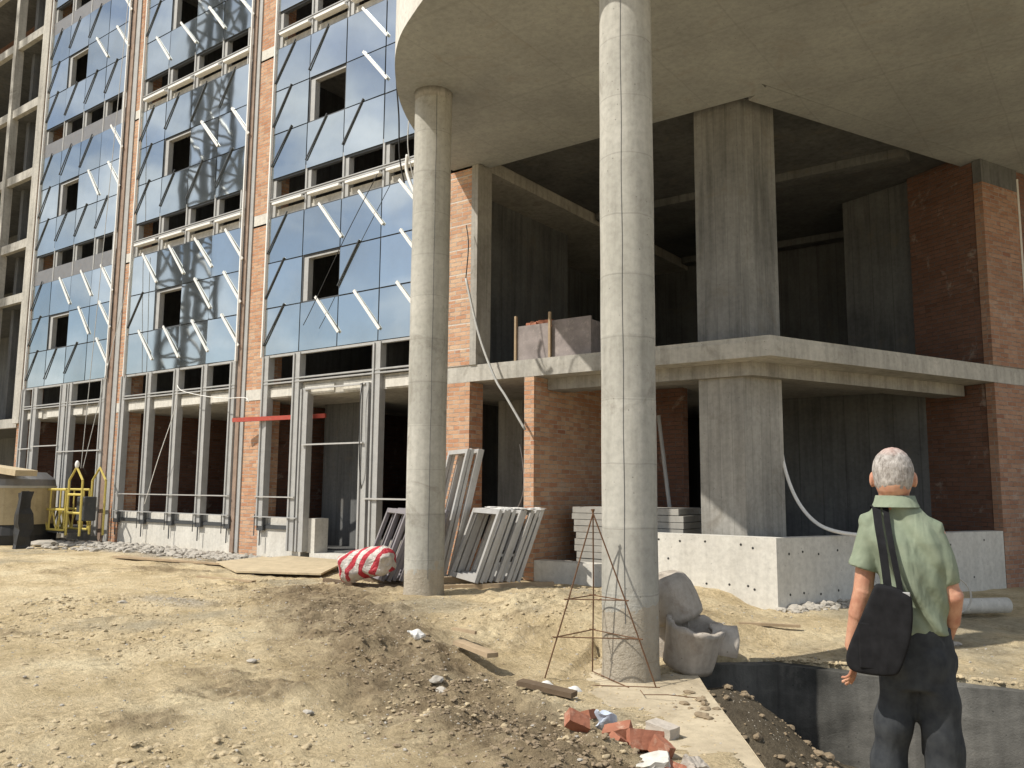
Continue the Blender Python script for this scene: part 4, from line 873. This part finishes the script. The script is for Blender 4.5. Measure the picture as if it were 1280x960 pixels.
for y in (-.3, .3):
    for z in (.12, .62, 1.12): tb('rail', [(-1.6, y, z), (.45, y, z)])
    for x in (-1.6, -1.15, -.7, -.25, .2, .45): tb('post', [(x, y, .1), (x, y, 1.12)], .02)
    for i in range(5): x = -1.6+i*.42; tb('lattice_bar', [(x, y, .14), (x+.21, y, .6), (x+.42, y, .14)], .020)
obj('floor', MB().box(-1.6, .45, -.3, .3, .05, .10), M_DSTEEL, cr)
for x in (.55, 1.15):
    tb('end_post', [(x, -.3, 0), (x, -.3, 1.35)], .028); tb('end_post', [(x, .3, 0), (x, .3, 1.35)], .028)
tb('gable_bar', [(.55, -.3, 1.35), (.85, -.3, 1.68), (1.15, -.3, 1.35)], .028); tb('gable_bar', [(.55, .3, 1.35), (.85, .3, 1.68), (1.15, .3, 1.35)], .028)
tb('rail', [(.55, -.3, .55), (1.15, -.3, .55)]); tb('rail', [(.55, -.3, 1.0), (1.15, -.3, 1.0)])
obj('hoist_motor', MB().box(.66, 1.02, -.15, .18, .35, .95), M_DSTEEL, cr, bevel=.03); obj('pulley', MB().ell((.85, -.3, 1.74), (.06, .05, .1), 12, 8), M_WHITE, cr)
for x0, x1 in ((-21.1, -21.0), (-21.0, -20.9)):
    tag(obj('hoist_rope', MB().tube([(x0, 10.6, 2.0), (x1-.4 if x1 < -20.95 else x1+.6, 11.2, 16.5 if x1 < -20.95 else 7.5)], .009, 5), M_GREYC), 'thin steel hoist rope rising steeply from the yellow cradle' if x1 < -20.95 else 'thin steel hoist rope leaning right above the yellow cradle', 'rope')

# ------------------------------------------------------------------ cables, ropes, pipes
def cable(pts, r, m, label, cat='cable', name='cable', n=6):
    P = [Vector(p) for p in pts]; o_ = []
    for i in range(len(P)-1):
        p0 = P[max(i-1, 0)]; p1 = P[i]; p2 = P[i+1]; p3 = P[min(i+2, len(P)-1)]
        for j in range(n): t_ = j/n; o_.append(.5*((2*p1)+(p2-p0)*t_+(2*p0-5*p1+4*p2-p3)*t_*t_+(3*p1-p0-3*p2+p3)*t_**3))
    o_.append(P[-1]); return tag(obj(name, MB().tube(o_, r, 6), m, smooth=True), label, cat)
cable([(-8.20, 9.15, 10.3), (-8.35, 8.55, 9.2), (-8.62, 8.7, 8.4), (-8.72, 8.8, 7.8), (-8.80, 8.95, 7.3), (-8.86, 9.05, 6.7), (-8.84, 9.15, 6.3)], .012, M_BLACK, 'black cable hanging over the canopy edge beside the left round column')
cable([(-9.4, 9.9, 9.3), (-9.28, 9.7, 8.0), (-9.22, 9.6, 7.2), (-9.1, 9.6, 6.65), (-8.95, 9.6, 6.30)], .010, M_GREYC, 'thin grey cable hanging from the left end of the canopy')
cable([(-9.22, 9.6, 7.0), (-9.25, 9.62, 6.75), (-9.10, 9.6, 6.42), (-8.93, 9.6, 6.2), (-8.80, 9.6, 6.28)], .030, M_WHITE, 'white wrapped bundle of cable ends tied behind the left round column')
cable([(-11.55, 11.2, 7.7), (-12.4, 11.2, 6.6), (-13.3, 11.2, 5.3), (-13.6, 11.2, 4.9)], .008, M_BLACK, 'thin black cable slanting across the near glazed bay')
cable([(-17.97, 11.15, 3.93), (-17.7, 11.12, 3.78), (-16.9, 11.15, 3.62), (-16.1, 11.15, 3.52), (-15.45, 11.2, 3.50), (-15.3, 11.2, 3.40)], .010, M_WHITE, 'white rope sagging across the brick pier at first floor level', 'rope', 'rope')
cable([(-17.95, 11.15, 3.92), (-18.05, 11.15, 3.3), (-18.6, 11.15, 2.2), (-18.95, 11.15, 1.4), (-19.15, 11.2, 1.15)], .009, M_WHITE, 'white rope falling diagonally over the ground floor posts of the middle bay', 'rope', 'rope')
cable([(-9.35, 11.3, 5.3), (-9.0, 11.25, 4.25), (-8.6, 11.2, 3.45), (-8.35, 11.2, 3.1), (-8.0, 11.25, 2.55)], .022, M_GREYC, 'grey flexible conduit hanging across the slab edge beside the brick partition', 'conduit', 'conduit')
cable([(-9.4, 11.35, 6.3), (-9.3, 11.3, 5.9), (-9.35, 11.3, 5.3)], .010, M_BLACK, 'thin black wire on the sunlit brick pier under the canopy')
cable([(-4.32, 12.85, 3.0), (-4.30, 12.8, 2.3), (-4.2, 12.7, 1.85), (-4.0, 12.6, 1.42), (-3.72, 12.55, 1.12), (-3.36, 12.55, 1.0), (-2.9, 12.7, .97)], .028, M_WHITE, 'white plastic pipe curving down from the corner pillar to the low wall', 'pipe', 'plastic_pipe')
tag(obj('steel_beam', MB().bar((-15.75, 11.15, 3.02), (-13.45, 11.75, 3.06), .06, .09), M_RED), 'red primed steel beam poking out across the brick pier', 'beam')
tag(obj('concrete_pipe', MB().tube([(-2.55, 12.0, .10), (-1.45, 13.1, .11)], .10, 16), M_WALLC, smooth=True), 'pale pipe lying on the ground beside the low wall', 'pipe')
cable([(-1.95+.22*math.cos(a_), 12.0+.1*math.cos(a_), .30+.24*math.sin(a_)) for a_ in np.linspace(-1.2, 4.2, 12)], .013, M_GREYC, 'loop of grey hose leaning on the pale pipe', 'hose', 'hose')
cable([(-12.0, 11.5, 1.3), (-11.92, 11.3, 2.0), (-11.95, 11.3, 3.2), (-11.9, 11.3, 3.6)], .010, M_BLACK, 'black cable running down the door post of the near bay')
cable([(-9.2, 12.6, 1.1), (-9.0, 12.6, 1.5), (-9.0, 12.6, 2.0), (-9.08, 12.6, 2.4)], .010, M_WHITE, 'thin white wire hanging in the dark opening behind the tall frames', 'wire', 'wire')
tag(obj('lighting_batten', MB().bar((-4.1, 14.0, 3.40), (-3.5, 15.2, 3.40), .14, .05), M_WALLC), 'pale batten fixed under the first floor slab on the angled side', 'batten')
tag(obj('prop', MB().tube([(-6.3, 13.3, .3), (-6.75, 13.6, 2.9)], .035, 10), M_STEEL), 'leaning steel prop in the dark behind the right round column', 'prop')

# ------------------------------------------------------------------ person
man = thing('person', 'grey haired man in sage green polo shirt and dark trousers, seen from behind', 'person', (-.755, 3.69, 0), R_(13))
man.location.z = 0.0
def rm(o, vox, sm=2, it=6):
    m = o.modifiers.new('remesh', 'REMESH'); m.mode = 'VOXEL'; m.voxel_size = vox; m.use_smooth_shade = True
    s_ = o.modifiers.new('smooth', 'SMOOTH'); s_.iterations = it; s_.factor = .5; return o
def squeeze(mb):
    o = []
    for x, y, z in mb.v:
        k = min(1, max(0, (1.545-z)/.09)); q = min(1, max(0, (1.35-z)/.3))
        o.append((x+k*((x+.03)*-.13)-(.018*q if x > -.1 else 0), y, z))
    mb.v = o; return mb
mb = MB()
HX = -.03
mb.ell((HX, .0, 1.672), (.076, .094, .100), 24, 16); mb.ell((HX, .035, 1.615), (.060, .066, .072), 20, 12); mb.ell((HX, -.015, 1.64), (.070, .082, .085), 20, 12)
mb.cap_((HX, .098, 1.635), (HX, .108, 1.612), .010, .015); mb.ell((HX-.078, -.002, 1.645), (.011, .020, .032), 12, 8, Matrix.Rotation(R_(-18), 3, 'Z')); mb.ell((HX+.078, -.002, 1.645), (.011, .020, .032), 12, 8, Matrix.Rotation(R_(18), 3, 'Z'))
mb.ell((HX-.03, .088, 1.66), (.016, .010, .010), 10, 6); mb.ell((HX+.03, .088, 1.66), (.016, .010, .010), 10, 6); mb.ell((HX, .092, 1.585), (.026, .012, .008), 10, 6)
mb.loft([(-.02, .0, 1.46, .070, .05), (HX, -.004, 1.53, .056, .056), (HX, -.008, 1.60, .058, .062)], 20)
mb.loft([(.045, 0, .90, .13, .085), (.04, 0, 1.05, .12, .09), (.025, 0, 1.25, .115, .09), (0, 0, 1.40, .135, .085), (-.015, 0, 1.465, .095, .055)], 24)
mb.cap_((-.140, 0, 1.43), (-.182, -.005, 1.19), .050, .046); mb.cap_((-.182, -.005, 1.19), (-.205, .01, 1.11), .047, .046); mb.cap_((-.205, .01, 1.11), (-.243, .03, .975), .045, .029)
mb.cap_((.135, 0, 1.42), (.198, -.01, 1.19), .048, .043); mb.cap_((.203, -.01, 1.19), (.20, .04, 1.10), .045, .042); mb.cap_((.20, .04, 1.10), (.168, .11, .98), .040, .028)
mb.ell((.15, .135, .93), (.035, .03, .05), 14, 10)
for x, k in ((-.10, -1), (.15, 1)): mb.cap_((x*.6+.02, 0, .90), (x, .01, .5), .08, .052); mb.cap_((x, .01, .5), (x*1.15, 0, .08), .05, .035)
# left hand, fingers curled towards the thigh
wr = Vector((-.243, .03, .975)); hd = Vector((.10, .10, -.98)).normalized(); sd = Vector((.25, .95, .12)).normalized(); pn = hd.cross(sd).normalized()
def hand(mb, wr, hd, sd, pn, curl):
    for k in range(4): 
        t_ = (k-1.5)*.0195; mb.cap_(wr+hd*.01+sd*t_*.55, wr+hd*(.088-.004*abs(k-1.5))+sd*t_, .0165, .0115)
    L = [(.040, .026, .020), (.045, .028, .021), (.042, .026, .020), (.032, .020, .017)]
    for k in range(4):
        t_ = (1.5-k)*.0205; p = wr+hd*.088+sd*t_; a_ = 0; d = hd.copy(); r = (.0098, .0105, .0098, .0085)[k]
        for j, l_ in enumerate(L[k]):
            a_ += curl[k]*(1, 1, .8)[j]; d = (hd*math.cos(R_(a_))+pn*math.sin(R_(a_))).normalized(); q = p+d*l_; mb.cap_(p, q, r, r*.9, 10); p = q; r *= .92
    p = wr+hd*.025+sd*.022; d = (hd*.72+sd*.52+pn*.35).normalized(); q = p+d*.042; mb.cap_(p, q, .0150, .0120, 10); d2 = (hd*.9+sd*.15+pn*.35).normalized(); r_ = q+d2*.030; mb.cap_(q, r_, .0115, .0100, 10); mb.cap_(r_, r_+d2*.022, .0100, .0085, 10)
hand(mb, wr, hd, sd, -pn, (14, 20, 26, 32))
body = rm(obj('body', squeeze(mb), M_SKIN, man), .0045, it=3)
# hair
mb = MB(); mb.ell((HX, -.005, 1.678), (.0785, .0955, .0985), 30, 20); mb.ell((HX, -.022, 1.650), (.0735, .0780, .080), 24, 14)
def bake(o):
    dg_ = bpy.context.evaluated_depsgraph_get(); me_ = bpy.data.meshes.new_from_object(o.evaluated_get(dg_)); old = o.data; mats_ = list(old.materials); o.modifiers.clear(); o.data = me_
    if not me_.materials:
        for m in mats_: me_.materials.append(m)
hair = rm(obj('hair', mb, M_HAIR, man), .005, it=6)
bake(hair)
bm = bmesh.new(); bm.from_mesh(hair.data)
from mathutils import noise as mn
bmesh.ops.delete(bm, geom=[v for v in bm.verts if v.co.z < 1.592 or (v.co.y > .045 and v.co.z < 1.72) or (v.co.y > -.01 and v.co.z < 1.645)], context='VERTS'); 
for v in bm.verts: v.co += Vector(mn.noise_vector(v.co*70))*.0022
bm.to_mesh(hair.data); bm.free()
# shirt
mb = MB()
mb.loft([(.045, .0, 1.050, .150, .122), (.045, .0, 1.07, .152, .125), (.04, 0, 1.15, .148, .124), (.03, -.004, 1.25, .147, .126), (.018, -.008, 1.33, .156, .126), (.004, -.008, 1.40, .165, .118), (-.004, -.004, 1.445, .158, .100), (-.012, 0, 1.487, .130, .082), (-.024, 0, 1.522, .102, .076), (HX+.004, -.003, 1.560, .069, .069)], 32)
mb.cap_((-.03, 0, 1.505), (-.135, 0, 1.462), .050, .056); mb.cap_((0, 0, 1.495), (.125, 0, 1.438), .050, .056)
mb.tube([(-.115, 0, 1.475), (-.135, 0, 1.435), (-.150, -.002, 1.37), (-.160, -.004, 1.325), (-.172, -.006, 1.285)], [.045, .060, .064, .063, .064], 20)
mb.tube([(.110, 0, 1.455), (.130, 0, 1.41), (.150, -.004, 1.34), (.165, -.006, 1.29), (.178, -.008, 1.235)], [.045, .058, .060, .058, .058], 20)
sh = rm(obj('polo_shirt', squeeze(mb), M_SHIRT, man), .006, it=5)
# cut sleeve ends and hem flat with a boolean-free trim: bake the remesh, then delete below the hem planes
dg = bpy.context.evaluated_depsgraph_get(); dg.update()
bake(sh)
bm = bmesh.new(); bm.from_mesh(sh.data)
from mathutils import noise as mn
for v in bm.verts:   # soft hanging folds
    c_ = v.co; fold = math.sin(c_.x*40+c_.z*16+4*mn.noise(c_*4))*.012*min(1, max(0, (1.50-c_.z)*4)); d = Vector((c_.x*.2, c_.y, 0)); d = d.normalized() if d.length > 1e-4 else d
    v.co += d*(fold+.006*mn.noise(c_*9))
# slanting drape across the back, from the right shoulder blade towards the left hip
for v in bm.verts:
    c_ = v.co
    if c_.y < 0 and abs(c_.x) < .2:
        s_ = (c_.x-.10)*.75+(c_.z-1.42)*.5; v.co.y += .020*math.exp(-((s_+.19)/.018)**2)*min(1, max(0, (1.42-c_.z)*5))+.018*math.exp(-((s_+.06)/.022)**2)-.006*math.exp(-((s_+.01)/.03)**2)+.007*math.exp(-((s_+.13)/.02)**2)
bm.to_mesh(sh.data); bm.free()
for p in sh.data.polygons: p.use_smooth = True
mb = MB(); n = 30; V = []
for i, (r, z, dy) in enumerate(((.069, 1.540, .0), (.066, 1.562, .002), (.0665, 1.582, .004), (.0735, 1.582, .004), (.080, 1.558, .0), (.090, 1.536, -.004))): V += [(HX+.004+r*math.cos(2*math.pi*j/n), -.004+dy+r*1.02*math.sin(2*math.pi*j/n), z+(-.012 if math.sin(2*math.pi*j/n) > .4 else 0)) for j in range(n)]
mb.add(V, [(i*n+j, i*n+(j+1) % n, (i+1)*n+(j+1) % n, (i+1)*n+j) for i in range(5) for j in range(n)]); obj('collar', mb, M_SHIRT, sh, smooth=True)
# trousers
mb = MB()
mb.loft([(.045, .0, .84, .160, .110), (.047, 0, .92, .162, .114), (.047, 0, 1.0, .156, .112), (.046, 0, 1.075, .150, .110)], 28)
mb.ell((-.01, -.045, .94), (.085, .075, .10), 18, 12); mb.ell((.10, -.045, .94), (.085, .075, .10), 18, 12)
mb.cap_((-.035, 0, .86), (-.098, .01, .50), .100, .092); mb.cap_((-.098, .01, .50), (-.120, .0, .10), .088, .075); mb.cap_((.125, 0, .86), (.150, .01, .50), .098, .089); mb.cap_((.155, .01, .50), (.17, 0, .10), .077, .064)
mb.ell((.195, .06, .93), (.03, .05, .06), 14, 8)
tr = rm(obj('trousers', squeeze(mb), M_TROU, man), .009, it=6); bake(tr)
bm = bmesh.new(); bm.from_mesh(tr.data)
for v in bm.verts:
    c_ = v.co; a_ = 7*mn.noise(c_*Vector((2.5, 2.5, 1.5))); f_ = math.sin(c_.z*30+c_.x*22+a_)*.0085*(.5+mn.noise(c_*3)); v.co += Vector((c_.x-(-.1 if c_.x < .03 else .15), c_.y, 0)).normalized()*f_
bm.to_mesh(tr.data); bm.free()
for x in (-.128, .172):
    mb = MB(); mb.ell((x, .07, .045), (.046, .13, .045), 18, 10); mb.ell((x, -.01, .055), (.042, .055, .055), 16, 10); mb.box(x-.042, x+.042, -.055, .17, .0, .02); obj('shoe', squeeze(mb), M_SHOE, man, smooth=True)
# bag: a thing of its own, carried on the left shoulder
bag = thing('shoulder_bag', 'black nylon shoulder bag hanging at the left hip of the man', 'bag', (-.755, 3.69, 0), R_(13))
out_ = [(-.118, 1.238), (-.108, 1.247), (-.05, 1.240), (.006, 1.215), (.014, 1.200), (.014, 1.12), (.0, 1.03), (-.040, .925), (-.052, .912), (-.10, .902), (-.19, .905), (-.218, .915), (-.232, .94), (-.228, .985), (-.170, 1.11)]
def bag_pt(x, z, d): yb = -.165-.25*(x+.1)*.5; return (x, yb+d, z)
mb = MB(); n = len(out_); cxy = (-.10, 1.06); V = []
for sc, d in ((.90, -.046), (.975, -.042), (1.0, -.026), (1.0, .022), (.97, .040), (.88, .046)): V += [bag_pt(cxy[0]+(x-cxy[0])*sc, cxy[1]+(z-cxy[1])*sc, d) for x, z in out_]
Fc = [(i*n+j, i*n+(j+1) % n, (i+1)*n+(j+1) % n, (i+1)*n+j) for i in range(5) for j in range(n)]+[tuple(range(n))[::-1], tuple(range(5*n, 6*n))]; mb.add(V, Fc)
o = obj('bag_body', mb, M_BAG, bag, smooth=True); s_ = o.modifiers.new('sub', 'SUBSURF'); s_.levels = 2; s_.render_levels = 2
o = obj('pocket', MB().box(-.18, -.06, -.206, -.196, .93, 1.10), M_BAG, bag, bevel=.008)
def ribbon(pts, wd, name, par, th=.004, side=None):
    P = [Vector(p) for p in pts]; fine = []
    for i in range(len(P)-1):
        p0 = P[max(i-1, 0)]; p1 = P[i]; p2 = P[i+1]; p3 = P[min(i+2, len(P)-1)]
        for j in range(6): t_ = j/6; fine.append(.5*((2*p1)+(p2-p0)*t_+(2*p0-5*p1+4*p2-p3)*t_*t_+(3*p1-p0-3*p2+p3)*t_**3))
    fine.append(P[-1]); mb = MB(); V = []
    for i, p in enumerate(fine):
        d = (fine[min(i+1, len(fine)-1)]-fine[max(i-1, 0)]).normalized(); sv = (side-d*side.dot(d)).normalized(); nv = d.cross(sv)
        V += [p-sv*wd/2-nv*th/2, p+sv*wd/2-nv*th/2, p+sv*wd/2+nv*th/2, p-sv*wd/2+nv*th/2]
    k = len(fine); mb.add(V, [(i*4+j, i*4+(j+1) % 4, (i+1)*4+(j+1) % 4, (i+1)*4+j) for i in range(k-1) for j in range(4)]+[(0, 3, 2, 1), (4*k-4, 4*k-3, 4*k-2, 4*k-1)]); return obj(name, mb, M_BAG, par, smooth=False)
ribbon([(-.095, .11, 1.35), (-.100, .105, 1.44), (-.105, .06, 1.522), (-.105, .01, 1.540), (-.098, -.06, 1.528), (-.092, -.108, 1.46), (-.080, -.150, 1.36), (-.070, -.180, 1.24), (-.066, -.19, 1.19)], .030, 'strap', bag, side=Vector((1, 0, 0)))
ribbon([(-.072, .06, 1.524), (-.070, .01, 1.547), (-.064, -.06, 1.532), (-.058, -.112, 1.46), (-.046, -.155, 1.36), (-.030, -.185, 1.25), (-.026, -.19, 1.18)], .022, 'strap', bag, side=Vector((1, .1, 0)))
obj('buckle', MB().box(-.03, .006, -.213, -.200, 1.205, 1.222), M_STEEL, bag, bevel=.003)
